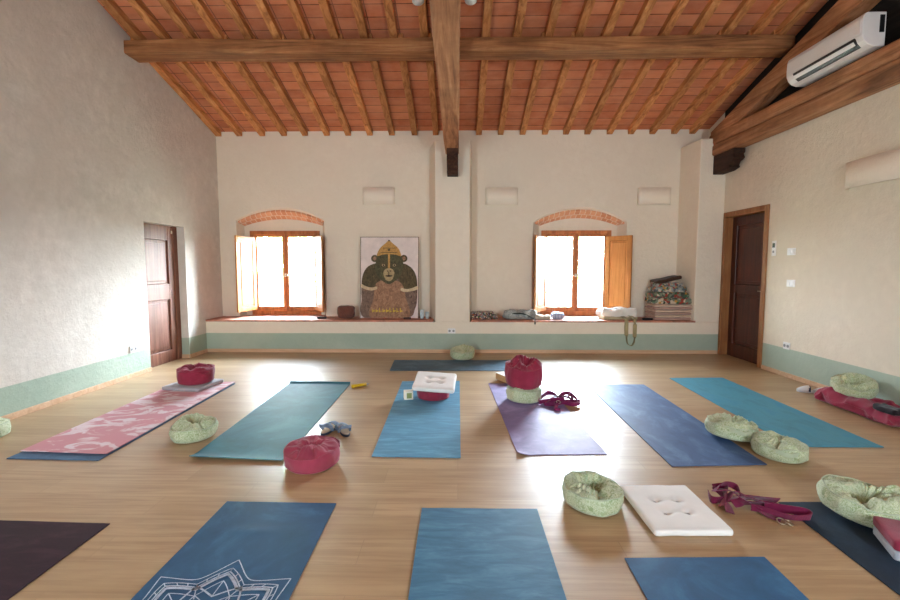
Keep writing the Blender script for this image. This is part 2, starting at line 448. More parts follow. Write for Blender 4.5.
upp = [-3.80, -3.50, -3.17, -2.83, -2.48, -2.14, -1.80, -1.46, -1.11, -.76, -.40, .32, .69, 1.06, 1.41, 1.73, 2.06, 2.40, 2.75, 3.11, 3.45, 3.74]
for row, xs, y0, y1, where in ((0, low, 5.50, 7.36, 'long beam to back wall'), (1, upp, RIDGE + .1, 5.62, 'above the long beam')):
    protos = [frombm('rafter', rafter_mesh('rafter', y0, y1, seed=s + row * 9), W_RAFT) for s in range(3)]
    nl = sum(x < -.1 for x in xs)
    for i, x in enumerate(xs):
        o = protos[i] if i < 3 else protos[i % 3].copy()
        if i >= 3: C.objects.link(o)
        o.location.x = x + (.0 if row == 0 else 0)
        if i < nl: lab = '%s rafter counted from the left wall, %s' % (ORD[i], where)
        else: lab = '%s rafter right of the centre truss, %s' % (ORD[i - nl], where)
        tag(o, lab, 'rafter', 'rafters below the long beam' if row == 0 else 'rafters above the long beam')

def beam(name, a, b, w, h, mat, parent=None, seed=0, amp=.012, rnd=.25, N=26, rise=0):
    """hewn beam between two points, section w x h, slightly crooked; h is vertical"""
    a, b = Vector(a), Vector(b); t = (b - a).normalized(); up = Vector((0, 0, 1)); s = t.cross(up).normalized(); u = up
    bm = bmesh.new(); rings = []; r = min(w, h) * rnd * .5
    sec = []
    for cx, cz, a0 in ((w / 2 - r, h / 2 - r, 0), (-w / 2 + r, h / 2 - r, 90), (-w / 2 + r, -h / 2 + r, 180), (w / 2 - r, -h / 2 + r, 270)):
        for k in range(4): an = R(a0 + 30 * k); sec.append((cx + r * math.cos(an), cz + r * math.sin(an)))
    for i in range(N + 1):
        f = i / N; p = a + (b - a) * f; ring = []
        off = Vector((noise.noise(Vector((f * 5, seed, 0))), 0, noise.noise(Vector((f * 5, seed, 9)))))
        off = (s * off.x + u * off.z * .6) * amp
        for (q, z) in sec:
            j = 1 + .03 * noise.noise(Vector((f * 14, q * 9 + seed, z * 9)))
            ring.append(bm.verts.new(p + s * q * j + u * (z * j) + off))
        rings.append(ring)
    n = len(sec)
    for i in range(N):
        for k in range(n): bm.faces.new([rings[i][k], rings[i][(k + 1) % n], rings[i + 1][(k + 1) % n], rings[i + 1][k]])
    bm.faces.new(rings[0]); bm.faces.new(rings[-1][::-1])
    o = frombm(name, bm, mat, parent, True)
    return o

tag(beam('purlin', (XL - .05, 5.535, 3.925), (3.86, 5.535, 3.92), .26, .155, W_BEAM_X, seed=3, amp=.02, rnd=.22, N=50), 'long rough hewn purlin beam crossing the ceiling from the left wall', 'beam')
tag(beam('ridge_beam', (XL, RIDGE, roof_z(RIDGE) - .2), (XR, RIDGE, roof_z(RIDGE) - .2), .22, .26, W_BEAM_X, seed=8), 'heavy ridge beam along the top of the roof', 'beam')

def corbel(parent, x0, x1, yb, ztop, ln, h):
    pts = [(yb, ztop), (yb - ln, ztop), (yb - ln, ztop - .06), (yb - ln + .03, ztop - .075), (yb - ln + .0, ztop - h * .5), (yb - ln + .05, ztop - h * .58),
           (yb - ln + .09, ztop - h * .62), (yb - ln + .12, ztop - h * .78), (yb - ln + .10, ztop - h * .9), (yb - ln * .55, ztop - h), (yb, ztop - h)]
    bm = bmesh.new(); prism(bm, pts, 0, x0, x1); return bev(frombm('corbel', bm, W_CORB, parent), .008)
def truss(name, xc, zt, label, double=False, sag=0):
    t = empty(name, (xc, YF, 0))
    def at(o): o.location = (-xc, -YF, 0); return o
    if double:
        a = beam('tie_beam', (xc, YF + .1, zt + .083), (xc, YR, zt + .083), .2, .158, W_BEAM_Y, t, seed=1, rnd=.35, amp=.006); at(a)
        a = beam('tie_beam', (xc, YF + .1, zt + .25), (xc, YR, zt + .25), .195, .158, W_BEAM_Y, t, seed=2, rnd=.35, amp=.006); at(a)
    else:
        at(beam('tie_beam', (xc, YF + .1, zt + .135), (xc, YR, zt + .135 - sag), .2, .27, W_BEAM_Y, t, seed=5, rnd=.12, amp=.012, N=60))
    at(beam('principal_rafter', (xc, 6.95, 3.34 - .13 + .02), (xc, RIDGE, 3.34 - .13 + .3 * (6.9 - RIDGE)), .18, .24, W_BEAM_Y, t, seed=6, rnd=.12, amp=.008))
    at(beam('principal_rafter', (xc, YR, 3.34 - .13), (xc, RIDGE, 3.34 - .13 + .3 * (6.9 - RIDGE)), .18, .24, W_BEAM_Y, t, seed=7, rnd=.12, amp=.008))
    return tag(t, label, 'roof truss')
T1 = truss('roof_truss', -.09, 3.02, 'central roof truss, its thick tie beam running straight overhead to the pillar', sag=.0)
o = corbel(T1, -.165 + .0, .0, YF, 3.022, .37, .335); o.location = (.09, -YF, 0)
T2 = truss('roof_truss', 3.88, 2.975, 'right roof truss of doubled tie beams running along the right wall', True)
o = corbel(T2, 3.80, 3.96, YF, 2.975, .50, .27); o.location = (-3.88, -YF, 0)

bm = bmesh.new(); prism(bm, [(6.95, 3.22), (6.95, roof_z(6.95) - .005), (RIDGE, roof_z(RIDGE) - .005), (YR, roof_z(YR) - .005), (YR, 3.22)], 0, XR - .012, XR - .001)  # thin dark sheet added in place of the shadow above the right tie beams
struct(frombm('trim_5', bm, m_wood('shadow_sheet_dark', 1, [(22, 20, 18), (34, 30, 26), (46, 40, 34)], .9, rnd=False)), 'dark sheet standing in for shadow above the beams at the top of the right wall', 'shadow sheet')
# ---------------------------------------------------------------- baseboards
def bb(name, segs):
    struct(bev(box(name, segs, W_BASE), .004))
bb('baseboard_left', [(XL, XL + .014, YR, LD0, 0, .055), (XL, XL + .014, LD1 + .0, YF, 0, .055)])
bb('baseboard_back', (XL + .014, XR - .01, YF - .014, YF, 0, .055))
bb('baseboard_right', (XR - .014, XR, YR, RD0 - .03, 0, .055))
bb('baseboard_reveal', (XL - .12, XL, LD1 - .014, LD1, 0, .055))

# ---------------------------------------------------------------- windows
def hshutter(parent, hx, w, z0, z1, ang, y, swing):
    """inner shutter leaf: hinge at hx, y; swing +1 opens to the right, -1 to the left; ang from the wall plane"""
    sh = empty('shutter'); sh.parent = parent
    d = Vector((swing * math.cos(R(ang)), -math.sin(R(ang)), 0)); a = math.atan2(d.y, d.x)
    sh.location = (hx, y, 0); sh.rotation_euler = (0, 0, a)
    t = .028; st = .075
    box('shutter_frame', [(0, st, -t / 2, t / 2, z0, z1), (w - st, w, -t / 2, t / 2, z0, z1), (st, w - st, -t / 2, t / 2, z0, z0 + st), (st, w - st, -t / 2, t / 2, z1 - st, z1)], W_SHUT, sh, .003)
    bm = bmesh.new()
    abox(bm, st, w - st, -.006, .006, z0 + st, z1 - st); abox(bm, st + .03, w - st - .03, -.012, .012, z0 + st + .03, z1 - st - .03)
    bev(frombm('panel', bm, W_SHUT, sh), .006)
    return sh
ZS0, ZS1 = .60, 1.835
def casement(parent, x0, x1, z0, z1, y):
    s = .05
    box('casement', [(x0, x0 + s, y, y + .045, z0, z1), (x1 - s, x1, y, y + .045, z0, z1), (x0 + s, x1 - s, y, y + .045, z0, z0 + .075), (x0 + s, x1 - s, y, y + .045, z1 - s, z1)], W_WIN, parent, .004)
    box('pane', (x0 + s, x1 - s, y + .02, y + .024, z0 + .07, z1 - s), GLASS, parent)
for k, (W, a1, a2) in enumerate(((WINS[0], 77, 58), (WINS[1], 58, 52))):
    x0, x1, z0, z1 = W['fr']; xm = (x0 + x1) / 2 + (.0)
    w = empty('window_%d' % (k + 1), (xm, YW, ZL))
    struct(w, ['left window with open wooden inner shutters beside the painting', 'right window with open wooden inner shutters near the folded blankets'][k], 'window')
    g = empty('inner'); C.objects.unlink(g); bpy.data.objects.remove(g)
    def put(o): o.location = o.location - Vector((xm, YW, ZL)); return o
    before = set(bpy.data.objects)
    box('window_frame', [(x0, x0 + .06, YW - .03, YW + .06, z0, z1), (x1 - .06, x1, YW - .03, YW + .06, z0, z1), (x0 + .06, x1 - .06, YW - .03, YW + .06, z1 - .055, z1), (x0 + .06, x1 - .06, YW - .03, YW + .06, z0, z0 + .07)], W_WIN, w, .005)
    casement(w, x0 + .06, xm, z0 + .07, z1 - .055, YW - .01); casement(w, xm, x1 - .06, z0 + .07, z1 - .055, YW - .01)
    bm = bmesh.new(); abox(bm, xm - .012, xm + .012, YW - .06, YW - .01, 1.16, 1.22); abox(bm, xm - .05, xm + .05, YW - .07, YW - .055, 1.18, 1.2)
    bev(frombm('window_handle', bm, BRASS, w), .003)
    sw = (x1 - x0) / 2 - .12
    hshutter(w, x0 + .085, .47, ZS0, ZS1, a1, YW - .035, -1); hshutter(w, x1 - .085, .47, ZS0, ZS1, a2, YW - .035, 1)
    for o in set(bpy.data.objects) - before:
        if o.parent == w: put(o)

# ---------------------------------------------------------------- doors
# left door: two panels, set back in a plain plastered reveal
d = empty('door_1', (XL - .12, (LD0 + LD1) / 2, 0)); struct(d, 'brown panelled wooden door recessed in the left wall', 'door')
def loc_child(o, root): o.location = -root.location; return o
X0, X1 = XL - .16, XL - .12
jw = .1
bm = bmesh.new()
abox(bm, X0, X1, LD0, LD0 + .12, 0, LDZ); abox(bm, X0, X1, LD1 - .20, LD1 - .09, 0, LDZ)
for z0, z1 in ((0.0, .17), (.88, 1.10), (1.70, LDZ)): abox(bm, X0, X1, LD0 + .12, LD1 - .20, z0, z1)
loc_child(bev(frombm('door_leaf', bm, W_DOORL, d), .006), d)
for z0, z1 in ((.17, .88), (1.10, 1.70)):
    bm = bmesh.new(); abox(bm, X0, X0 + .018, LD0 + .12, LD1 - .20, z0, z1); abox(bm, X0, X0 + .028, LD0 + .16, LD1 - .24, z0 + .04, z1 - .04)
    loc_child(bev(frombm('door_panel', bm, W_DOORL, d), .006), d)
loc_child(box('door_jamb', (X0, X1 + .012, LD1 - .09, LD1, 0, LDZ), W_DOORL, d, .004), d)
loc_child(box('door_latch', (X1, X1 + .02, LD1 - .135, LD1 - .115, 1.80, 1.84), BRASS, d, .003), d)

# right door: dark leaf in a pale wooden casing
d = empty('door_2', (XR, (RD0 + RD1) / 2, 0)); struct(d, 'dark reddish wooden door with lighter casing in the right wall', 'door')
bm = bmesh.new()
for y0, y1, z0, z1 in ((RD0 - .02, RD0 + .055, 0, RDZ + .02), (RD1 - .055, RD1 + .0, 0, RDZ + .02), (RD0 + .055, RD1 - .055, RDZ - .055, RDZ + .02)):
    abox(bm, XR - .018, XR + .13, y0, y1, z0, z1)
loc_child(bev(frombm('door_casing', bm, W_CASE, d), .006), d)
Y0, Y1, Zt = RD0 + .055, RD1 - .055, RDZ - .055; X0, X1 = XR + .095, XR + .135
bm = bmesh.new()
abox(bm, X0, X1, Y0, Y0 + .11, 0, Zt); abox(bm, X0, X1, Y1 - .11, Y1, 0, Zt)
for z0, z1 in ((0, .2), (.95, 1.08), (Zt - .13, Zt)): abox(bm, X0, X1, Y0 + .11, Y1 - .11, z0, z1)
loc_child(bev(frombm('door_leaf', bm, W_DOORR, d), .006), d)
for z0, z1 in ((.2, .95), (1.08, Zt - .13)):
    bm = bmesh.new(); abox(bm, X1 - .018, X1, Y0 + .11, Y1 - .11, z0, z1); abox(bm, X1 - .03, X1, Y0 + .16, Y1 - .16, z0 + .05, z1 - .05)
    loc_child(bev(frombm('door_panel', bm, W_DOORR, d), .006), d)
bm = bmesh.new(); abox(bm, XR + .04, XR + .095, Y0 + .04, Y0 + .055, 1.0, 1.015); abox(bm, XR + .04, XR + .055, Y0 + .04, Y0 + .15, 1.0, 1.015)
loc_child(bev(frombm('door_handle', bm, BRASS, d), .003), d)

# ---------------------------------------------------------------- wall fittings
def sconce(w=.52, h=.27, dep=.09):
    vs, fs = [], []; N = 20
    for i in range(N + 1):
        a = PI * i / N; x = -math.cos(a) * w / 2; y = -(math.sin(a) ** .45) * dep
        vs += [(x, y, 0), (x, y, h)]
    for i in range(N): fs.append((2 * i, 2 * i + 2, 2 * i + 3, 2 * i + 1))
    return vs, fs
SC_M = m_plaster('sconce_plaster', (246, 236, 218), (240, 229, 210), .3)
def make_sconce(loc, rz, label, w=.52, h=.27):
    s = empty('wall_sconce', loc, (0, 0, rz)); vs, fs = sconce(w, h)
    o = mesh('shade', vs, fs, SC_M, s, True); m = o.modifiers.new('s', 'SOLIDIFY'); m.thickness = .01; m.offset = -1
    box('bracket', (-.05, .05, -.04, 0, .08, .18), WHITE_PL, s, .004)
    return tag(s, label, 'wall light', 'curved plaster wall lights')
make_sconce((-1.29, YN, 2.345), 0, 'cream half-round wall light above the painting of the ape')
make_sconce((.705, YN, 2.335), 0, 'cream half-round wall light just right of the centre pillar')
make_sconce((3.155, YN, 2.33), 0, 'cream half-round wall light above the stack of folded blankets')
make_sconce((XR, 4.42, 2.13), -PI / 2, 'cream half-round wall light high on the right wall below the air conditioner', .62, .26)

def plate(name, loc, rz, w, h, kind, label, cat):
    p = empty(name, loc, (0, 0, rz))
    box('cover_plate', (-w / 2, w / 2, -.01, 0, -h / 2, h / 2), WHITE_PL, p, .003)
    if kind == 'socket':
        for dx in ((-w / 4, w / 4) if w > .1 else (0,)):
            bm = bmesh.new(); bmesh.ops.create_cone(bm, cap_ends=True, segments=20, radius1=.018, radius2=.018, depth=.004, matrix=Matrix.Translation((dx, -.012, 0)) @ Matrix.Rotation(PI / 2, 4, 'X'))
            frombm('socket_hole', bm, GREY_PL, p)
    elif kind == 'switch':
        for dx in (-w / 6 * 1.2, w / 6 * 1.2): box('rocker', (dx - w / 6, dx + w / 6, -.016, -.01, -h * .3, h * .3), WHITE_PL, p, .002)
    elif kind == 'thermo':
        box('display', (-w * .3, w * .3, -.013, -.01, h * .05, h * .35), DARK, p); box('button', (-w * .2, w * .2, -.013, -.01, -h * .3, -h * .15), GREY_PL, p)
    return tag(p, label, cat)
plate('remote_holder', (XR, 5.76, 1.57), -PI / 2, .07, .19, 'thermo', 'white remote control in a wall holder beside the dark door', 'remote control')
plate('light_switch', (XR, 5.46, 1.52), -PI / 2, .13, .085, 'switch', 'white wall switch plate, upper of the two right of the dark door', 'switch')
plate('light_switch', (XR, 5.44, 1.14), -PI / 2, .13, .085, 'switch', 'white wall switch plate, lower of the two right of the dark door', 'switch')
plate('power_socket', (XR, 5.45, .38), -PI / 2, .11, .085, 'socket', 'white power socket low on the right wall above the green band', 'socket')
plate('power_socket', (XL, 5.29, .345), PI / 2, .12, .085, 'socket', 'white power socket low on the left wall beside the recessed door', 'socket')
plate('power_socket', (-.10, YF, .345), 0, .12, .08, 'socket', 'white power socket on the low wall under the centre pillar', 'socket')

# air conditioner above the right tie beam
ac = empty('air_conditioner', (3.86, 4.75, 3.335)); tag(ac, 'white wall-mounted split air conditioner above the right beam', 'air conditioner')
def prof(n=10):
    # (x, z) cross-section, x negative = into the room
    p = [(0, 0), (-.10, .0), (-.155, .02), (-.19, .055), (-.208, .10), (-.212, .16), (-.208, .25), (-.195, .285), (-.17, .30), (0, .30)]
    return p
bm = bmesh.new(); prism(bm, prof(), 1, -.47, .47)
for f in bm.faces: pass
bev(frombm('casing', bm, WHITE_PL, ac, False), .008, 3)
bm = bmesh.new(); prism(bm, [(-.208, .095), (-.218, .10), (-.20, .058), (-.165, .022), (-.15, .018), (-.185, .06)], 1, -.40, .36); frombm('air_slot', bm, DARK, ac)
bm = bmesh.new(); prism(bm, [(-.216, .074), (-.219, .070), (-.196, .038), (-.192, .041)], 1, -.39, .35); bev(frombm('louvre', bm, WHITE_PL, ac), .002)
box('end_grille', (-.06, -.02, -.476, -.47, .12, .27), DARK, ac)
box('front_panel', (-.2165, -.211, -.455, .455, .12, .24), WHITE_PL, ac, .002)
M_ARM = m_plain('white_fixture', (225, 228, 228), .3)
# spot lamps clamped to the centre tie beam
def spot(x, label):
    s = empty('spot_lamp', (x, 3.78, 3.53))
    bm = bmesh.new(); bmesh.ops.create_cone(bm, cap_ends=True, segments=20, radius1=.05, radius2=.035, depth=.11, matrix=Matrix.Translation((0, .0, 0)) @ Matrix.Rotation(R(70), 4, 'X'))
    frombm('lamp_head', bm, M_ARM, s, True)
    sx = 1 if x < -.1 else -1
    tube('lamp_arm', [(0, 0, .02), (sx * .06, 0, .05), (sx * .1, 0, -.0)], .01, M_ARM, s)
    tag(s, label, 'spot light')
spot(-.33, 'small white spot lamp on the left side of the central tie beam')
spot(.10, 'small white spot lamp on the right side of the central tie beam')

# ---------------------------------------------------------------- yoga mats
def yoga_mat(pts, mat, label, th=.005, z=0, wav=.0015, curl=None, seed=0, extra=None, nx=26, ny=60, rip=0):
    """pts: near-left, near-right, far-right, far-left on the floor"""
    a, b, c, d = [Vector((p[0], p[1], 0)) for p in pts]; cen = (a + b + c + d) / 4; cen.z = 0
    vs, fs = [], []
    for side in (1, 0):
        for j in range(ny + 1):
            v = j / ny
            for i in range(nx + 1):
                u = i / nx; p = a.lerp(b, u).lerp(d.lerp(c, u), v) - cen
                h = wav * (1 + noise.noise(Vector((p.x * 6 + seed, p.y * 4, seed)))) + rip * max(0, noise.noise(Vector((p.x * 3, p.y * 14, seed + 5))))
                if curl: h += curl(u, v)
                p.z = h + (th if side else 0.0006)
                if side == 0: p.z = max(.0004, h)
                vs.append(p)
    n1 = (nx + 1) * (ny + 1)
    for j in range(ny):
        for i in range(nx):
            q = j * (nx + 1) + i; fs.append((q, q + 1, q + nx + 2, q + nx + 1)); fs.append((n1 + q, n1 + q + nx + 1, n1 + q + nx + 2, n1 + q + 1))
    rim = [i for i in range(nx + 1)] + [j * (nx + 1) + nx for j in range(1, ny + 1)] + [ny * (nx + 1) + i for i in range(nx - 1, -1, -1)] + [j * (nx + 1) for j in range(ny - 1, 0, -1)]
    for k in range(len(rim)):
        q, r_ = rim[k], rim[(k + 1) % len(rim)]; fs.append((q, n1 + q, n1 + r_, r_))
    mi = [0] * len(fs); mats = [mat]
    if extra:
        ev, ef = extra(cen, (b - a).length, (d - a).length); o0 = len(vs); top = th + wav * 2
        vs += [Vector((p[0], p[1], top + .0008)) for p in ev]; fs += [tuple(i + o0 for i in f) for f in ef]; mi += [1] * len(ef); mats.append(PRINT)
    o = mesh('yoga_mat', vs, fs, mats, None, True, (cen.x, cen.y, z), mi=mi)
    for k in range(2 * nx * ny, 2 * nx * ny + len(rim)): o.data.polygons[k].use_smooth = False
    for q_ in range(1, nx * ny * 2, 2): o.data.polygons[q_].use_smooth = False
    for e_ in o.data.edges:
        pass
    o.data.set_sharp_from_angle(angle=R(50))
    return tag(o, label, 'yoga mat', 'yoga mats laid out on the wooden floor')
PRINT = m_plain('white_print', (206, 218, 234), .7, var=.08, sc=40)

MM = lambda n, c, c2, **k: m_mat(n, c, c2, **k)
yoga_mat([(-3.16, 2.98), (-2.49, 2.96), (-2.55, 4.99), (-3.20, 4.97)], MM('slate_blue_mat', (84, 118, 148), (70, 100, 130)), 'slate blue yoga mat lying under the pink marbled mat on the left')
yoga_mat([(-3.17, 3.09), (-2.50, 3.05), (-2.57, 5.03), (-3.22, 5.0)], m_fabric('pink_marbled_mat', (228, 214, 218), (204, 146, 154), 'marble', rough=.6, sheen=0), 'pink and white marbled yoga mat under the grey pad and maroon cushion', z=.0095)
def curlB(u, v): return .02 * max(0, 1 - v / .06) ** 2 * (1.0 - .4 * u) + .02 * max(0, (v - .98) / .02) ** 2
yoga_mat([(-1.88, 3.00), (-1.21, 2.96), (-1.23, 5.01), (-1.93, 5.03)], MM('teal_mat', (64, 128, 142), (52, 112, 128), sc=2), 'teal yoga mat with curled near edge, beside the green cushion on the left', curl=curlB)
yoga_mat([(-.61, 3.06), (.02, 3.05), (.02, 5.15), (-.65, 5.12)], MM('sky_blue_mat', (104, 160, 188), (88, 144, 174), dist=(1, 5, 1)), 'sky blue yoga mat holding the white tufted cushion on a maroon one')
yoga_mat([(.43, 3.10), (1.07, 3.13), (1.0, 5.05), (.35, 5.04)], MM('lilac_mat', (160, 148, 190), (142, 130, 176)), 'lilac yoga mat under the stacked maroon and green cushions', seed=4, curl=lambda u, v: .02 * max(0, 1 - v / .04) * max(0, 1 - u / .12))
yoga_mat([(1.44, 2.94), (2.10, 2.98), (2.11, 5.03), (1.46, 5.02)], MM('denim_blue_mat', (84, 114, 152), (64, 92, 134), sc=3, dist=(2, 1, 1)), 'denim blue yoga mat just left of the pair of green cushions', seed=5)
yoga_mat([(2.50, 3.29), (3.17, 3.29), (3.19, 5.36), (2.54, 5.33)], MM('turquoise_mat', (58, 128, 158), (78, 146, 166), sc=3, dist=(2, 1, 1)), 'turquoise yoga mat nearest the right wall', seed=6)
yoga_mat([(-.88, 5.66), (.84, 5.68), (.85, 6.32), (-.91, 6.30)], MM('grey_blue_mat', (92, 122, 142), (76, 106, 128)), 'grey-blue yoga mat lying crosswise along the back wall', nx=60, ny=26)
yoga_mat([(-2.48, .3), (-1.82, .25), (-1.82, 2.21), (-2.48, 2.23)], MM('dark_plum_mat', (66, 40, 50), (50, 30, 40), dist=(1, 4, 1)), 'dark plum yoga mat at the front left corner', seed=7)

def mandala(cen, w, l):
    cx, cy = 0.0, 1.53 - cen.y; ev, ef = [], []
    lim = w / 2 - .004
    def clip(p): return abs(p[0]) < lim
    def line(pts, wd):
        for p, q in zip(pts, pts[1:]):
            if not (clip(p) and clip(q)): continue
            t = Vector((q[0] - p[0], q[1] - p[1])); L = t.length
            if L < 1e-6: continue
            t /= L; n = Vector((-t.y, t.x)) * wd / 2; e = t * wd * .15; k = len(ev)
            for s, o in ((p, -1), (q, 1)):
                ev.append((s[0] + n.x + e.x * o, s[1] + n.y + e.y * o)); ev.append((s[0] - n.x + e.x * o, s[1] - n.y + e.y * o))
            ef.append((k, k + 1, k + 3, k + 2))
    def scallop(R1, R0, n, ph=0, pw=1.0, steps=24):
        out = []
        for i in range(n * steps + 1):
            f = (i % steps) / steps; tri = abs(2 * f - 1)  # 1 at cusp
            r = R0 + (R1 - R0) * tri ** pw; a = PI / 2 + ph + 2 * PI * i / (n * steps)
            out.append((cx + r * math.cos(a), cy + r * math.sin(a)))
        return out
    line(scallop(.40, .295, 8, pw=1.8), .0045)
    a_, b_ = scallop(.345, .262, 8, pw=1.2), scallop(.322, .242, 8, pw=1.2)
    line(a_, .004); line(b_, .006)
    for i in range(0, len(a_), 4): line([a_[i], b_[i]], .004)
    line(scallop(.305, .228, 8, pw=1.2), .013)
    for R1, R0, wd in ((.265, .19, .004), (.245, .175, .008), (.19, .12, .004), (.15, .09, .01), (.09, .045, .005)):
        line(scallop(R1, R0, 8, PI / 8 if R1 < .25 else 0, 1.3), wd)
    for k in range(16):
        a = PI / 2 + k * PI / 8; line([(cx + .17 * math.cos(a), cy + .17 * math.sin(a)), (cx + .26 * math.cos(a), cy + .26 * math.sin(a))], .004)
    return ev, ef
yoga_mat([(-1.32, .42), (-.67, .42), (-.69, 2.43), (-1.32, 2.44)], MM('mandala_blue_mat', (64, 108, 142), (48, 88, 122), sc=3), 'blue yoga mat printed with a white mandala at the front left', extra=mandala, seed=8,
         curl=lambda u, v: .006 * math.exp(-((v - .86) / .012) ** 2) * math.exp(-((u - .45) / .22) ** 2))
yoga_mat([(-.20, .38), (.44, .38), (.44, 2.39), (-.20, 2.39)], MM('steel_blue_mat', (84, 134, 162), (70, 118, 148), dist=(1, 4, 1)), 'plain steel blue yoga mat at the front centre', seed=9, wav=.002)
yoga_mat([(.75, 0.0), (1.41, 0.0), (1.42, 2.0), (.77, 1.98)], MM('royal_blue_mat', (58, 106, 144), (48, 92, 130)), 'royal blue yoga mat in front of the white square cushion', seed=10)
yoga_mat([(1.78, .5), (2.44, .5), (2.49, 2.50), (1.83, 2.49)], MM('navy_mat', (44, 62, 78), (32, 48, 64)), 'dark navy yoga mat at the front right corner under the green cushion', seed=11)

# ---------------------------------------------------------------- round meditation cushions
def zafu(loc, Rr, H, mat, pipe, label, seed=0, tilt=(0, 0), rz=0, dent=.05, dpos=(0, 0), drad=.5, pleats=22, pamp=.006, lump=.018, strap=None, squash=1.0, z=0, crease=0):
    root = empty('meditation_cushion')
    Rot = Matrix.Rotation(rz, 4, 'Z') @ Matrix.Rotation(R(tilt[0]), 4, 'X') @ Matrix.Rotation(R(tilt[1]), 4, 'Y')
    NA = 96; prof = []
    for r in (.0, .45, .8, .93): prof.append((r, 0.0, 'b'))
    for k in range(9):
        f = k / 8; prof.append((.965 + .055 * math.sin(PI * f), .07 + .78 * f, 's'))
    for k in range(14):
        f = (k + 1) / 14; prof.append((.965 * (1 - f), .87 + .16 * math.sin(min(1, f * 1.6) * PI / 2), 't'))
    def P(r, zz, kind, a):
        ca, sa = math.cos(a), math.sin(a)
        x, y = r * ca * Rr, r * sa * Rr * squash; z_ = zz * H
        wob = 1 + .025 * noise.noise(Vector((ca * 1.5, sa * 1.5, seed)))
        x *= wob; y *= wob
        pl = math.cos(a * pleats + 5 * noise.noise(Vector((ca * 2, sa * 2, seed + 3)))) * (.45 + 1.1 * abs(noise.noise(Vector((ca * 1.7, sa * 1.7, seed + 8)))))
        if kind == 't':
            q = math.hypot(x / Rr - dpos[0], y / Rr - dpos[1])
            q2 = math.hypot((x / Rr - dpos[0]) / 1.35, y / Rr - dpos[1])
            z_ -= dent * math.exp(-(q2 / (drad * .85)) ** 4 * 1.5)
            z_ += dent * .25 * math.exp(-((q - drad * 1.15) / .22) ** 2)
            z_ += pl * pamp * math.sin(PI * min(1, max(0, r))) * 1.3
            z_ += lump * 1.3 * noise.noise(Vector((x * 9, y * 9, seed * 2.7))) * (1 - abs(r) ** 6) - lump * .9 * max(0, 1 - abs(noise.noise(Vector((x * 7, y * 7, seed * 5.1)))) * 7) * (1 - r ** 4)
            if crease: z_ -= crease * math.exp(-((x * .5 + y * .86) / .018) ** 2) * (1 - r)
        elif kind == 's':
            k = pamp * .35 * pl * math.sin(PI * (zz - .05) / .85) ** 2
            x += ca * k; y += sa * k
            n_ = noise.noise(Vector((ca * 2.2, sa * 2.2, zz * 1.5 + seed))) * .012
            x += ca * n_; y += sa * n_
            if zz > .5: z_ += lump * .7 * noise.noise(Vector((ca * 1.6, sa * 1.6, seed * 2.7))) * (zz - .5) * 2
        if kind == 't' and r > .6: z_ += lump * .7 * noise.noise(Vector((ca * 1.6, sa * 1.6, seed * 2.7))) * (r - .6) / .365
        return Vector((x, y, z_))
    vs, fs = [], []
    for (r, zz, kd) in prof:
        for i in range(NA): vs.append(P(r, zz, kd, 2 * PI * i / NA))
    for j in range(len(prof) - 1):
        for i in range(NA): fs.append((j * NA + i, j * NA + (i + 1) % NA, (j + 1) * NA + (i + 1) % NA, (j + 1) * NA + i))
    zmin = min((Rot @ v).z for v in vs)
    root.location = (loc[0], loc[1], z - zmin + .001); root.rotation_euler = Rot.to_euler()
    cover = mesh('cushion_cover', vs, fs, mat, root, True)
    for zz in (.85, .09):
        pts = [P(.975, zz, 's', 2 * PI * i / 48) for i in range(48)]
        tube('piping', pts, .0035, pipe, root, 6, True, 1)
    if strap is not None:
        a = R(strap); pts = []
        for k, (da, rr, zz) in enumerate(((-.42, 1.02, .70), (-.30, 1.06, .72), (-.12, 1.10, .66), (.1, 1.11, .64), (.28, 1.06, .7), (.4, 1.02, .70))):
            pts.append((math.cos(a + da) * rr * Rr, math.sin(a + da) * rr * Rr * squash, zz * H))
        vs2, fs2 = ribbon_geo(pts, .028, .004, [90, 90], 6); mesh('carry_handle', vs2, fs2, pipe, root)
    return tag(root, label, 'cushion', 'round meditation cushions')

# c1 maroon on grey pad
pad = soft_box('folded_pad', .44, .42, .045, .016, GREYPAD, None, .003, 8, 1, loc=(-2.93, 4.82, .0175), rot=(0, 0, R(-8)))
tag(pad, 'thin grey pad under the maroon cushion on the pink mat', 'pad')
zafu((-2.91, 4.84), .185, .165, M_FAB, M_FAB, 'maroon round cushion on the grey pad near the left door', 1, (4, 0), .4, .03, (.1, -.2), .5, strap=-60, z=.064, lump=.03)
zafu((-2.09, 3.42), .162, .11, G_FAB, G_PIPE, 'green patterned round cushion between the pink and teal mats', 2, (4, -2), .5, .045, (.1, .25), .5, lump=.035, pamp=.009)
zafu((-.995, 2.95), .178, .125, M_FAB2, M_FAB2, 'crimson round cushion at the near corner of the teal mat', 3, (2, -4), 1.1, .005, (-.2, .2), .6, lump=.03, strap=-20, crease=.025, pamp=.003)
zafu((.065, 6.44), .175, .125, G_FAB, G_PIPE, 'green patterned round cushion at the back wall on the crosswise mat', 4, (8, 0), 0, .06, (.2, 0), .45, lump=.03, z=.009)
zafu((.66, 4.42), .172, .135, G_FAB, G_PIPE, 'green patterned round cushion on the lilac mat, beneath a maroon one', 5, (0, 2), .2, .02, (0, 0), .5, z=.009)
zafu((.66, 4.46), .182, .235, M_FAB, M_FAB, 'tall maroon round cushion stacked on a green one on the lilac mat', 6, (7, -6), .8, .05, (.1, -.1), .45, lump=.05, z=.141, pamp=.009)
zafu((-.25, 4.50), .165, .10, M_FAB, M_FAB, 'maroon round cushion under the white tufted cushion on the sky blue mat', 7, (0, 0), 0, .01, z=.009)
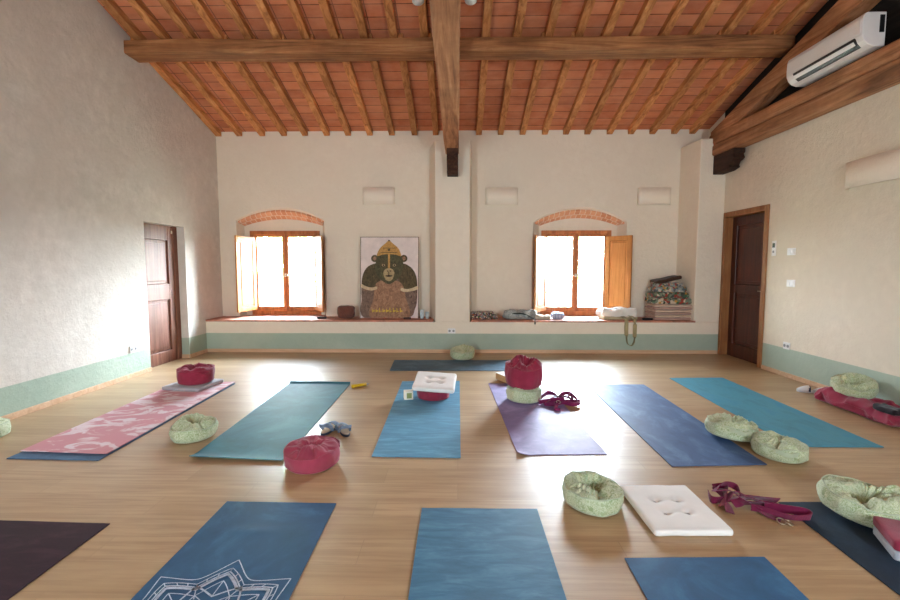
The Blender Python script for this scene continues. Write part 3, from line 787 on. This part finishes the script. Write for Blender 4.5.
zafu((.765, 2.475), .163, .105, G_FAB, G_PIPE, 'green patterned round cushion left of the white square cushion', 8, (2, 2), .3, .04, (.05, .15), .5, lump=.035, pamp=.01)
zafu((2.15, 3.48), .175, .11, G_FAB, G_PIPE, 'green patterned round cushion resting on the denim blue mat edge', 9, (-3, 4), -.5, .045, (.1, -.2), .4, lump=.04, strap=-70, pamp=.009, z=.009)
zafu((2.30, 3.155), .165, .105, G_FAB, G_PIPE, 'green patterned round cushion nearer the viewer of the touching pair', 10, (2, 0), .2, .02, (-.6, .3), .4, lump=.03, strap=-120, pamp=.008)
zafu((3.81, 4.30), .17, .115, G_FAB, G_PIPE, 'green patterned round cushion on maroon cloth against the right wall', 11, (16, -10), 0, .06, (0, 0), .55, lump=.03, z=.102)
zafu((2.19, 2.37), .19, .115, G_FAB, G_PIPE, 'green patterned round cushion on the dark navy mat at the front right', 12, (4, 5), -.3, .035, (.1, -.1), .5, lump=.05, z=.009, pamp=.01)
zafu((-3.755, 3.36), .165, .12, G_FAB, G_PIPE, 'pale green cushion cut off at the left edge by the left wall', 13, (0, 0), 0, .03)

# tufted square cushions
def tufted(name, w, d, h, loc, rot, label):
    r = empty(name, loc, rot); bm = bmesh.new()
    bmesh.ops.create_cube(bm, size=2); bmesh.ops.subdivide_edges(bm, edges=bm.edges, cuts=34, use_grid_fill=True)
    T = [(sx * w * .155, sy * d * .13) for sx in (-1, 1) for sy in (-1, 1)]
    for v in bm.verts:
        H3 = Vector((w / 2, d / 2, h / 2)); p = Vector((v.co.x * H3.x, v.co.y * H3.y, v.co.z * H3.z)); rr = h * .42
        q = Vector([max(-(H3[i] - rr), min(H3[i] - rr, p[i])) for i in range(3)]); e = p - q
        if e.length > 1e-9: p = q + e.normalized() * rr
        if v.co.z > .2:
            dz = sum(.6 * h * math.exp(-((p.x - a) ** 2 + (p.y - b) ** 2) / .0006) for a, b in T)
            dz += sum(.16 * h * math.exp(-((p.y - b) / .012) ** 2) * (1 if abs(p.x) < w * .155 else 0) for b in (-d * .13, d * .13))
            p.z -= dz; p.z += .05 * h * math.cos(p.x / w * PI) * math.cos(p.y / d * PI)
        p += noise.noise_vector(p * 9) * .0025
        v.co = p + Vector((0, 0, h / 2))
    frombm('padding', bm, CREAM_FAB, r, True)
    for a, b in T:
        bm = bmesh.new(); bmesh.ops.create_uvsphere(bm, u_segments=12, v_segments=8, radius=.009, matrix=Matrix.Translation((a, b, h * .5)) @ Matrix.Diagonal((1, 1, .5, 1)))
        frombm('tuft', bm, GREYPAD, r, True)
    return tag(r, label, 'cushion', 'white tufted square cushions')
tufted('square_cushion', .40, .47, .038, (1.175, 2.385, .001), (0, 0, R(1)), 'white square tufted cushion lying on the bare floor')
tufted('square_cushion', .42, .40, .05, (-.235, 4.50, .140), (R(10), R(3), R(-3)), 'white square tufted cushion tilted on top of a maroon cushion')

# cream box beside the stack on the sky blue mat, cork block by the lilac mat
b = empty('small_box', (-.50, 4.42, .010), (0, 0, R(12)))
box('carton', (-.045, .045, -.04, .04, 0, .085), m_plain('cream_card', (232, 230, 214), .6), b, .004)
box('printed_band', (-.02, .03, -.0415, -.04, .015, .07), m_plain('olive_print', (140, 150, 90), .6), b)
tag(b, 'small cream box with a green print beside the maroon cushion', 'box')
b = empty('yoga_block', (.55, 5.16, .01), (0, 0, R(28)))
box('block_body', (-.06, .06, -.11, .11, 0, .075), m_plain('cork', (196, 164, 120), .8), b, .008)
box('block_top', (-.06, .06, -.11, .11, .0752, .079), CREAM_FAB, b, .002)
tag(b, 'pale cork block behind the stacked cushions on the lilac mat', 'yoga block')

# yellow marker
r = empty('marker_pen', (-1.085, 4.90, .016), (0, 0, R(34)))
def cyl(name, r0, r1, x0, x1, mat, parent, seg=16):
    bm = bmesh.new(); bmesh.ops.create_cone(bm, cap_ends=True, segments=seg, radius1=r0, radius2=r1, depth=x1 - x0, matrix=Matrix.Translation(((x0 + x1) / 2, 0, 0)) @ Matrix.Rotation(PI / 2, 4, 'Y'))
    return frombm(name, bm, mat, parent, True)
YEL = m_plain('yellow_plastic', (240, 196, 20), .4)
cyl('barrel', .018, .018, -.10, .06, YEL, r).location.z = .004
cyl('cap', .020, .018, -.11, -.04, YEL, r).location.z = .004
cyl('tip', .009, .003, .06, .10, GREY_PL, r).location.z = .004
tag(r, 'bright yellow marker pen on the floor beside the teal mat', 'pen')

# grey strappy sandals
BLUEG = m_fabric('blue_grey_strap', (136, 152, 172), (104, 120, 142)); SOLE = m_plain('tan_insole', (190, 170, 146), .7); NAVY = m_plain('navy_rubber', (48, 56, 74), .6)
def sandal(loc, rz, label, rx=0):
    r = empty('sandal', loc, (rx, 0, rz)); out = []
    L, Wd = .25, .088
    for i in range(28):
        a = 2 * PI * i / 28; x = math.cos(a); y = math.sin(a)
        out.append((y * Wd / 2 * (1 - .22 * math.exp(-((x + .15) / .35) ** 2) + .06 * x), x * L / 2))
    bm = bmesh.new(); prism(bm, out, 2, 0, .018); bev(frombm('sole', bm, NAVY, r), .003)
    bm = bmesh.new(); prism(bm, [(p[0] * .93, p[1] * .95) for p in out], 2, .0182, .023); frombm('insole', bm, SOLE, r)
    for y, h, w in ((.07, .055, .03), (.03, .065, .03), (-.03, .075, .02)):
        ribbon('strap', [(-.044, y, .012), (-.040, y - .004, h * .7), (0, y - .01, h), (.040, y - .004, h * .7), (.044, y, .012)], w, .004, BLUEG, r)
    ribbon('heel_strap', [(-.042, -.03, .02), (-.040, -.09, .07), (0, -.128, .085), (.040, -.09, .07), (.042, -.03, .02)], .022, .004, BLUEG, r, [60, 80, 90, 80, 60])
    return tag(r, label, 'sandal', 'pair of grey sandals beside the teal mat')
sandal((-1.05, 3.56, .001), R(-14), 'blue-grey strappy sandal nearer the teal mat')
sandal((-.93, 3.53, .001), R(28), 'blue-grey strappy sandal farther from the teal mat')

# yoga straps
def strap_tangle(name, loc, paths, w, label, buckle=None, mat=M_STRAP):
    r = empty(name, loc)
    for P, rolls in paths: ribbon('webbing', P, w, .003, mat, r, rolls, 8)
    if buckle:
        for k, (bx, by, bz, a) in enumerate(buckle):
            P = [(math.cos(t) * .02, math.sin(t) * .02, 0) for t in [2 * PI * i / 10 for i in range(10)]]
            o = tube('buckle', P, .003, BRASS, r, 6, True, 2); o.location = (bx, by, bz); o.rotation_euler = (R(20), 0, a)
    return tag(r, label, 'yoga strap', 'plum yoga straps')
# front strap: (1.5..1.85, 2.3..2.6)
strap_tangle('yoga_strap', (1.63, 2.42, 0), [
    ([(-.13, .14, .06), (-.10, .10, .03), (-.12, .02, .02), (-.15, -.06, .012)], [60, 80, 30, 10]),
    ([(-.15, .10, .05), (-.09, .12, .085), (-.03, .09, .08), (-.04, .02, .04), (-.10, 0, .03)], [30, 50, 80, 60, 30]),
    ([(-.08, .05, .05), (0, .04, .055), (.08, .03, .05), (.17, .03, .035)], [20, 40, 40, 60]),
    ([(-.08, .02, .03), (0, 0, .035), (.09, .0, .03), (.14, -.03, .015)], [70, 50, 60, 80]),
    ([(-.02, -.03, .03), (.05, -.07, .03), (.13, -.11, .02), (.23, -.12, .025), (.24, -.08, .03), (.16, -.05, .03), (.06, -.02, .03)], [80, 70, 60, 75, 90, 80, 70]),
    ([(-.17, .12, .03), (-.18, .06, .02), (-.12, .05, .03)], [80, 90, 60]),
    ([(.02, -.02, .02), (.04, -.08, .012), (.08, -.12, .008)], [10, 0, 0]),
    ([(-.10, .06, .02), (-.02, .06, .03), (.07, .05, .03), (.15, .045, .02)], [0, 10, 20, 10]),
    ([(-.13, .03, .03), (-.06, .06, .07), (-.01, .02, .06), (.06, -.01, .045), (.13, .0, .03)], [20, 30, 40, 30, 40]),
    ([(-.16, .0, .02), (-.11, .06, .05), (-.07, .13, .06), (-.12, .16, .04)], [40, 60, 60, 80]),
    ([(-.14, .10, .06), (-.08, .06, .075), (-.03, .0, .05), (.03, -.05, .03)], [0, 20, 20, 10])], .044,
    'plum yoga strap in a knotted heap right of the white square cushion', [(.07, -.135, .012, 0), (.10, -.15, .012, 1)])
strap_tangle('yoga_strap', (.98, 4.28, 0.004), [
    ([(-.19, -.02, .03), (-.1, .0, .035), (0, -.03, .035), (.1, 0, .03), (.19, -.02, .03)], [80, 90, 85, 90, 80]),
    ([(-.19, .03, .03), (-.13, .14, .04), (-.06, .22, .05), (0, .2, .045), (.01, .06, .05)], [80, 85, 90, 80, 70]),
    ([(.0, .05, .06), (.06, .15, .06), (.14, .2, .055), (.17, .14, .05), (.13, .03, .04)], [70, 80, 90, 85, 70]),
    ([(-.15, -.05, .02), (-.05, -.10, .03), (.03, -.07, .04), (.12, -.09, .03), (.2, -.04, .03), (.17, .02, .04)], [80, 60, 75, 85, 90, 80]),
    ([(-.03, -.02, .03), (-.05, -.12, .02), (-.08, -.19, .01), (-.03, -.2, .012)], [20, 60, 80, 60]),
    ([(.02, .06, .05), (.05, .0, .07), (.0, -.04, .06), (-.08, 0, .045)], [40, 60, 80, 60]),
    ([(-.16, .02, .02), (-.05, .04, .03), (.06, .02, .03), (.17, .04, .02)], [10, 20, 10, 20]),
    ([(-.12, -.04, .03), (-.02, .08, .06), (.08, .1, .05), (.16, .06, .03)], [30, 20, 40, 60]),
    ([(.04, -.06, .04), (.1, .05, .07), (.15, .12, .06), (.19, .05, .04), (.17, -.04, .03)], [60, 60, 80, 80, 80])], .040,
    'plum yoga strap tangled on the floor right of the stacked cushions', [(-.02, -.08, .05, 0)], m_fabric('bright_plum_fabric', (130, 30, 84), (92, 14, 58)))

# block with maroon top at the front right
b = empty('folded_blanket', (2.17, 2.02, .0095), (0, 0, R(-24)))
soft_box('grey_fold', .30, .24, .045, .012, m_fabric('pale_grey_felt', (186, 190, 196), (168, 172, 180)), b, .002, 8, 3)
soft_box('maroon_fold', .305, .245, .05, .014, M_FAB, b, .003, 8, 4, loc=(0, 0, .046))
tag(b, 'folded blanket with maroon top layer over pale grey on the navy mat', 'blanket')

# right wall heap
bl = soft_box('maroon_blanket', .37, .84, .10, .04, M_FAB, None, .065, 5, 5, cuts=30, loc=(3.775, 4.10, .004), fold=.012)
tag(bl, 'crumpled maroon blanket on the floor against the right wall', 'blanket')
pb = soft_box('black_pouch', .12, .2, .05, .022, m_fabric('black_cloth', (34, 26, 32), (20, 14, 20)), None, .015, 10, 6, loc=(3.68, 3.80, .10))
tag(pb, 'small black pouch lying on the maroon blanket', 'pouch')
SHW = m_fabric('white_canvas', (232, 234, 238), (214, 218, 226)); SHN = m_fabric('navy_trim', (44, 54, 96))
def slipper(loc, rz, label):
    r = empty('slipper', loc, (0, 0, rz)); out = []
    for i in range(26):
        a = 2 * PI * i / 26; x = math.cos(a); out.append((math.sin(a) * .042 * (1 - .18 * math.exp(-((x + .1) / .4) ** 2)), x * .115))
    bm = bmesh.new(); prism(bm, out, 2, 0, .014); bev(frombm('sole', bm, SHW, r), .003)
    vs, fs = [], []; n = 9
    for j in range(8):
        y = .01 + j * .0145; ww = .041 * math.sqrt(max(.02, 1 - (y / .118) ** 2)) ; hh = .05 * (1 - (y / .125) ** 2) + .012
        for i in range(n):
            a = PI * i / (n - 1); vs.append((-math.cos(a) * ww, y, .012 + math.sin(a) * hh))
    for j in range(7):
        for i in range(n - 1): fs.append((j * n + i, j * n + i + 1, (j + 1) * n + i + 1, (j + 1) * n + i))
    o = mesh('toe_cover', vs, fs, SHW, r, True); m = o.modifiers.new('s', 'SOLIDIFY'); m.thickness = .003
    ribbon('trim_band', [(-.042, .012, .014), (-.03, .010, .05), (0, .008, .066), (.03, .010, .05), (.042, .012, .014)], .018, .003, SHN, r)
    return tag(r, label, 'slipper', 'pair of white slippers by the right wall')
slipper((3.76, 4.76, .001), R(70), 'white slipper with dark blue band nearer the turquoise mat')
slipper((3.87, 4.68, .001), R(62), 'white slipper with dark blue band nearer the right wall')

# ---------------------------------------------------------------- painting
pt = empty('painting', (-1.107, 7.13, ZL + .001), (R(-6.0), 0, 0))
tag(pt, 'large unframed painting of an ape wearing a gold mitre, leaning on the ledge', 'painting')
PW, PH = .93, 1.305
CAN = m_plain('canvas_ground', (232, 220, 214), .85, var=.03); 
def m_paint(name, c, c2, sc=14, c3=None):
    t = NT(name); t.rough(.8); f = t.noise(t.coord((1, 1, .6)), sc, 6, .7, 1.5); st = [(.32, c2), (.62, c)]
    if c3: st.append((.78, c3))
    return t.col(t.ramp(f, st))
K_FUR = m_paint('paint_dark_fur', (104, 90, 60), (44, 38, 26), 26, (164, 140, 96)); K_FACE = m_paint('paint_face', (96, 92, 62), (50, 48, 34), 22, (130, 116, 70))
K_GOLD = m_paint('paint_gold', (206, 164, 96), (160, 112, 52), 30); K_ROBE = m_paint('paint_robe', (176, 136, 106), (110, 80, 60), 20, (206, 176, 152)); K_CREAM = m_paint('paint_cream', (214, 196, 160), (180, 158, 120), 20)
K_LOW = m_paint('paint_lower', (138, 114, 98), (66, 50, 44), 24, (176, 156, 140)); K_YEL = m_plain('paint_yellow', (226, 196, 70), .7); K_DK = m_plain('paint_black', (30, 26, 20), .7); K_MUZ = m_paint('paint_muzzle', (190, 170, 128), (136, 118, 84), 26)
box('canvas', (-PW / 2, PW / 2, 0, .028, 0, PH), CAN, pt, .002)
box('edge_strip', [(-PW / 2 - .008, -PW / 2, -.004, .03, 0, PH + .008), (PW / 2, PW / 2 + .008, -.004, .03, 0, PH + .008), (-PW / 2, PW / 2, -.004, .03, PH, PH + .008)], m_plain('brown_edge', (112, 92, 66), .6), pt)
# figure drawn in painting pixels (58 wide x 84 tall in the photo), layers of paint a fraction of a millimetre apart
def pc(x, y): return ((x - 361) / 58 * PW - PW / 2, PH * (1 - (y - 236.5) / 83.5))
lay = [0]; fig = bmesh.new(); mats_fig = []
def layer(poly, mat, smooth=True, px=True):
    lay[0] += 1; y = -.0006 * lay[0]
    P = [Vector((*pc(*p), 0)) if px else Vector((p[0], p[1], 0)) for p in poly]
    if smooth: P = catmull([(p.x, p.y, 0) for p in P], 5, True)
    P = [(min(max(p.x, -PW / 2), PW / 2), max(p.y, .001)) for p in P]
    if mat not in mats_fig: mats_fig.append(mat)
    vs = [fig.verts.new((p[0], y, p[1])) for p in P]
    f = fig.faces.new(vs); f.material_index = mats_fig.index(mat)
def circ(cx, cy, rx, ry, mat, n=18): layer([(cx + rx * math.cos(2 * PI * i / n), cy + ry * math.sin(2 * PI * i / n)) for i in range(n)], mat, False)
layer([(365, 319.8), (362, 300), (362, 282), (365, 272), (372, 265), (380, 263), (389, 262), (400, 263), (408, 265), (415, 272), (418, 283), (418, 300), (416, 310), (408, 319.8)], K_LOW)
layer([(362.5, 286), (363, 276), (367, 268), (374, 264), (381, 264), (382, 276), (377, 287), (370, 289)], K_FUR)
layer([(417.5, 288), (417, 277), (413, 269), (407, 265), (399, 264), (398, 276), (403, 288), (410, 290)], K_FUR)
layer([(377, 284), (389, 281), (402, 284), (407, 300), (409, 319.9), (372, 319.9), (374, 300)], K_ROBE)
layer([(362, 285), (366, 287), (372, 288.5), (377, 287.5), (377, 290.5), (370, 291.5), (362, 288.5)], K_CREAM)
layer([(418, 287), (413, 289), (407, 290), (402, 289), (402, 292), (408, 293), (418, 290.5)], K_CREAM)
for cx in (375, 404.5):
    circ(cx, 258.5, 3.6, 3.8, K_FUR); circ(cx, 258.5, 1.8, 2.0, K_ROBE)
layer([(377, 258), (379, 254), (389.5, 252), (400, 254), (403.5, 260), (403.5, 270), (400, 278), (394, 283), (389.5, 285), (385, 283), (379, 278), (375.5, 270)], K_FACE)
layer([(377.5, 256), (378.5, 251), (381.5, 246.5), (385.5, 243), (389.3, 239.4), (389.5, 239.2), (389.7, 239.4), (393.5, 243), (397.5, 246.5), (400.5, 251), (401.5, 256), (396, 254.6), (389.5, 254), (383, 254.6)], K_GOLD)
layer([(388.6, 243), (390.4, 243), (390.6, 269), (388.4, 269)], K_GOLD, False)
layer([(384, 274), (385.5, 270), (389.5, 268.5), (393.5, 270), (395, 274), (393, 280), (389.5, 282), (386, 280)], K_MUZ)
for cx in (384, 395): circ(cx, 265.5, 3.0, 2.4, K_FUR); circ(cx, 265.5, 1.7, 1.2, K_MUZ); circ(cx, 265.5, .8, .8, K_DK)
circ(388.2, 271.5, .7, .6, K_DK); circ(391, 271.5, .7, .6, K_DK)
layer([(385.5, 276.5), (389.5, 275.7), (393.5, 276.5), (389.5, 277.5)], K_DK)
layer([(389.1, 272.5), (389.9, 272.5), (389.9, 276), (389.1, 276)], K_DK, False)
for a, b in (((381, 252), (398, 252)), ((383.5, 247.5), (395.5, 247.5))): layer([(a[0], a[1]), (b[0], b[1]), (b[0], b[1] + .6), (a[0], a[1] + .6)], K_FUR, False)
circ(389.5, 249.6, 1.3, 1.3, K_FUR); circ(389.5, 240, .8, .8, K_DK)
rg = random.Random(4)
for k in range(9):   # illegible line of brush lettering
    x = 373 + k * 3.5; h = rg.uniform(2.4, 4.2)
    layer([(x, 313.5 - h), (x + .7, 313.5 - h), (x + .9, 314), (x, 314)], K_YEL, False)
    layer([(x, 312.6 + rg.uniform(-1, .8)), (x + 2.6, 312.2 + rg.uniform(-1, .8)), (x + 2.7, 313.2), (x, 313.6)], K_YEL, False)
me_o = frombm('painted_figure', fig, mats_fig, pt)

# ---------------------------------------------------------------- things on the ledges
def on(x, y): return (x, y, ZL + .001)
pk = soft_box('padded_pouch', .27, .17, .20, .06, m_fabric('brown_quilt', (128, 84, 70), (86, 52, 44), 'leaf'), None, .012, 12, 8, loc=on(-1.80, 7.13))
tag(pk, 'brown patterned fabric pouch left of the ape painting', 'pouch')
rc = bev(box('black_case', (-.07, .07, -.03, .03, 0, .03), DARK, loc=on(-2.17, 7.05), rot=(0, 0, R(8))), .008)
tag(rc, 'small black case on the left window ledge', 'case')
def tumbler(loc, label, r=.03, h=.09, col=(200, 214, 216)):
    vs, fs = [], []; N = 20; pr = [(0, .0), (r * .85, 0), (r, h), (r * .93, h), (r * .78, .008), (0, .008)]
    for q in pr:
        for i in range(N): a = 2 * PI * i / N; vs.append((q[0] * math.cos(a), q[0] * math.sin(a), q[1]))
    for j in range(len(pr) - 1):
        for i in range(N): fs.append((j * N + i, j * N + (i + 1) % N, (j + 1) * N + (i + 1) % N, (j + 1) * N + i))
    o = mesh('glass_jar', vs, fs, m_plain('jar_glass', col, .1), None, True, loc)
    return tag(o, label, 'jar', 'small jars beside the painting')
tumbler(on(-.575, 7.08), 'tall pale jar right beside the ape painting', .035, .14); tumbler(on(-.49, 7.05), 'shorter pale jar between the painting and the centre pillar', .03, .11)
pb = bev(box('incense_box', (-.06, .06, -.02, .02, 0, .03), m_plain('dark_brown_wood', (60, 40, 30), .5), loc=on(-.80, 6.98), rot=(0, 0, .2)), .006)
tag(pb, 'tiny dark box at the foot of the ape painting', 'box')

mg = empty('folded_shawl', on(.42, 7.10), (0, 0, 0))
soft_box('lower_fold', .42, .28, .06, .02, DARKFLOR, mg, .004, 9, 1); soft_box('upper_fold', .36, .26, .055, .02, DARKFLOR, mg, .006, 9, 2, loc=(-.03, 0, .055))
tag(mg, 'folded dark patterned shawl at the left end of the right ledge', 'shawl')
GRW = m_fabric('grey_white_cloth', (196, 200, 196), (110, 116, 108), 'leaf')
bg = empty('canvas_bag', on(.98, 7.08))
soft_box('bag_body', .50, .27, .14, .065, GRW, bg, .05, 7, 3, cuts=24)
ribbon('bag_strap', [(-.18, -.12, .03), (-.2, -.15, .06), (-.1, -.16, .1), (.05, -.15, .09), (.17, -.17, .03), (.20, -.222, .012), (.205, -.226, -.06)], .022, .004, m_fabric('dark_green_webbing', (54, 62, 52)), bg, [60, 70, 60, 50, 20, 10, 0])
tag(bg, 'grey-green and white cloth bag with a dangling dark strap, right ledge', 'bag')
c1 = soft_box('crumpled_scarf', .24, .2, .06, .028, m_fabric('cream_scarf', (224, 212, 190), (196, 180, 156)), None, .025, 12, 4, cuts=18, loc=on(1.33, 7.06)); tag(c1, 'crumpled cream scarf next to the grey-green bag', 'scarf')
c2 = soft_box('striped_cloth', .19, .2, .1, .045, m_fabric('blue_striped_cotton', (80, 104, 160), (226, 230, 238), 'stripe', sc=14), None, .02, 12, 5, cuts=16, loc=on(1.58, 7.08)); tag(c2, 'small blue and white striped cloth under the right window', 'cloth')
ht = empty('tote_bag', on(2.53, 7.13))
tb = soft_box('bag_body', .58, .30, .17, .08, m_fabric('white_printed_canvas', (236, 234, 226), (226, 222, 210)), ht, .045, 6, 7, cuts=22)
soft_box('tan_base', .54, .28, .05, .02, m_fabric('tan_canvas', (206, 190, 152)), ht, .008, 6, 8, loc=(0, -.02, 0))
for k, (x, y, z, s) in enumerate(((-.05, -.05, 0.163, .07), (.06, -.06, 0.161, .06), (.14, -.03, 0.163, .05), (-.15, .0, 0.165, .04))):
    soft_box('dark_print', s, .03, .006, .003, m_fabric('dark_print_fabric', (60, 64, 60)), tb, .003, 30, k, cuts=6, loc=(x, y, z), rot=(R(-8), R(5 * k - 6), R(20 * k)))
ribbon('webbing_handle', [(0.035, -.10, .06), (0.045, -.20, .04), (0.050, -.278, .01), (0.050, -.285, -.15), (0.065, -.285, -.33), (0.120, -.285, -.385), (0.170, -.285, -.33), (0.180, -.285, -.15), (0.175, -.278, .01), (0.165, -.2, .05), (0.135, -.1, .07)], .058, .004, OLIVE, ht,
       [0, 0, 0, 0, 0, 0, 0, 0, 0, 0, 0])
tag(ht, 'white canvas tote bag with olive webbing handle hanging over the ledge', 'bag')
gc = soft_box('glasses_case', .16, .05, .035, .015, m_fabric('black_felt', (24, 24, 28)), None, .004, 14, 9, cuts=8, loc=on(2.93, 6.93), rot=(0, 0, R(-8))); tag(gc, 'small black case in front of the stacked blankets', 'case')

# stack of folded blankets
z = ZL + .001; rg = random.Random(2)
WPOS = ['bottom', 'middle', 'top']
for k in range(3):
    h = .078
    b = empty('folded_blanket', (3.36, 7.11, z), (0, 0, R(rg.uniform(-2, 2))))
    for j in range(2): soft_box('fold', .66 - .02 * j, .36, h / 2 - .001, .017, PINKPILE if j == 0 else m_fabric('pale_blanket_fold', (214, 192, 170), (188, 164, 146)), b, .004, 7, k * 2 + j, loc=(0, 0, j * h / 2))
    tag(b, 'pinkish beige folded blanket, %s of the three at the base of the stack' % WPOS[k], 'blanket', 'stacked folded blankets'); z += h + .003
specs = [(.62, .34, .098, FLOR, 'flowered green and cream folded textile, directly on the beige blankets', 0), (.57, .32, .088, FLOR, 'flowered folded textile, second above the beige blankets', 3),
         (.50, .30, .08, FLOR2, 'grey flowered folded textile near the top of the stack', -6), (.42, .28, .06, FLOR2, 'small grey patterned cloth just below the brown one on the stack', 4)]
for k, (w, d_, h, mt, lb, ang) in enumerate(specs):
    o = soft_box('folded_textile', w, d_, h, .035, mt, None, .024, 7, k + 11, cuts=18, loc=(3.33 - .012 * k, 7.12, z), rot=(0, 0, R(ang)))
    tag(o, lb, 'textile', 'patterned textiles on the stack'); z += h + .001
o = soft_box('folded_textile', .40, .27, .06, .02, BROWNT, None, .02, 6, 21, cuts=16, loc=(3.29, 7.14, z + .02), rot=(0, R(-13), R(3))); tag(o, 'dark brown folded textile sloping on top of the stack', 'textile', 'patterned textiles on the stack')

# ---------------------------------------------------------------- outside
GR = m_plain('outside_grass', (176, 180, 160), .95, var=.12, sc=.6)
struct(box('ground_outside', (-30, 30, YW + .3, 60, -.3, -.1), GR))
LEAF = m_plain('leaves', (150, 190, 120), .8, var=.3, sc=3); BARK = m_plain('bark', (120, 100, 80), .9)
def tree(x, y, s, seed, label):
    r = empty('garden_tree', (x, y, -.1)); rg = random.Random(seed)
    tube('trunk', [(0, 0, 0), (.05 * s, 0, .6 * s), (-.04 * s, .05, 1.3 * s), (0, 0, 2.0 * s)], .06 * s, BARK, r)
    vs, fs = [], []
    for i in range(1400):
        c = Vector((rg.gauss(0, .5), rg.gauss(0, .5), 1.7 + rg.gauss(0, .55))) * s
        c += noise.noise_vector(c * 1.2) * .4
        if c.z < .5 * s: continue
        e = Euler((rg.uniform(0, 6), rg.uniform(0, 6), 0)).to_matrix(); a = .07 * s; k = len(vs)
        for p in ((-a, 0, 0), (0, -a * .5, 0), (a, 0, 0), (0, a * .5, .02)): vs.append(c + e @ Vector(p))
        fs.append((k, k + 1, k + 2, k + 3))
    mesh('crown', vs, fs, LEAF, r)
    return tag(r, label, 'tree', 'trees outside the windows')
tree(-5.6, 14.0, 1.3, 1, 'leafy garden tree seen through the left window')
tree(3.6, 16.0, 1.1, 2, 'leafy garden tree seen through the right window')

# ---------------------------------------------------------------- light
w = bpy.data.worlds.new('sky'); bpy.context.scene.world = w; w.use_nodes = True
nt = w.node_tree; nt.nodes.clear()
out = nt.nodes.new('ShaderNodeOutputWorld'); bg = nt.nodes.new('ShaderNodeBackground'); tc = nt.nodes.new('ShaderNodeTexCoord'); sp = nt.nodes.new('ShaderNodeSeparateXYZ'); rp = nt.nodes.new('ShaderNodeValToRGB')
nt.links.new(tc.outputs['Generated'], sp.inputs[0]); nt.links.new(sp.outputs[2], rp.inputs[0]); nt.links.new(rp.outputs[0], bg.inputs[0]); nt.links.new(bg.outputs[0], out.inputs[0])
rp.color_ramp.elements[0].position = 0.0; rp.color_ramp.elements[0].color = (.84, .93, 1, 1)
rp.color_ramp.elements[1].position = .7; rp.color_ramp.elements[1].color = (.64, .82, 1, 1)
ld = Vector((math.sin(R(30)) * math.cos(R(22)), math.cos(R(30)) * math.cos(R(22)), math.sin(R(22))))
dt = nt.nodes.new('ShaderNodeVectorMath'); dt.operation = 'DOT_PRODUCT'; dt.inputs[1].default_value = ld; nt.links.new(tc.outputs['Generated'], dt.inputs[0])
mx = nt.nodes.new('ShaderNodeMath'); mx.operation = 'MAXIMUM'; mx.inputs[1].default_value = 0; nt.links.new(dt.outputs['Value'], mx.inputs[0])
pw = nt.nodes.new('ShaderNodeMath'); pw.operation = 'POWER'; pw.inputs[1].default_value = 9; nt.links.new(mx.outputs[0], pw.inputs[0])
ma = nt.nodes.new('ShaderNodeMath'); ma.operation = 'MULTIPLY_ADD'; ma.inputs[1].default_value = 135.0; ma.inputs[2].default_value = 46.0   # hazy bright sky around the veiled sun
nt.links.new(pw.outputs[0], ma.inputs[0]); nt.links.new(ma.outputs[0], bg.inputs[1])
def portal(x, y, z, sx, sz, rx):
    l = bpy.data.lights.new('window_portal', 'AREA'); l.shape = 'RECTANGLE'; l.size = sx; l.size_y = sz; l.cycles.is_portal = True
    o = bpy.data.objects.new('window_portal', l); C.objects.link(o); o.location = (x, y, z); o.rotation_euler = (rx, 0, 0)
for W in WINS:
    x0, x1, z0, z1 = W['fr']; portal((x0 + x1) / 2, YW + .1, (z0 + z1) / 2, x1 - x0, z1 - z0, R(-90))
for a, b in RW: portal((a + b) / 2, YR - .32, 1.55, b - a, 1.6, R(90))

# ---------------------------------------------------------------- camera
cam = bpy.data.cameras.new('camera'); co = bpy.data.objects.new('camera', cam); C.objects.link(co)
cam.sensor_width = 36; cam.lens = 447.0 * 36 / 900; cam.clip_start = .05; cam.clip_end = 200
co.location = (0, 0, 1.35); co.rotation_euler = (R(90 - 4.376), 0, R(1.034))
cam.dof.use_dof = True; cam.dof.focus_distance = 4.6; cam.dof.aperture_fstop = 5.6
bpy.context.scene.camera = co
sc = bpy.context.scene
sc.view_settings.view_transform = 'Standard'; sc.view_settings.look = 'None'; sc.view_settings.gamma = 1; sc.view_settings.use_curve_mapping = False
sc.view_settings.exposure = 0.2
sc.cycles.max_bounces = 10; sc.cycles.diffuse_bounces = 7; sc.cycles.use_denoising = True; sc.cycles.sample_clamp_indirect = 8
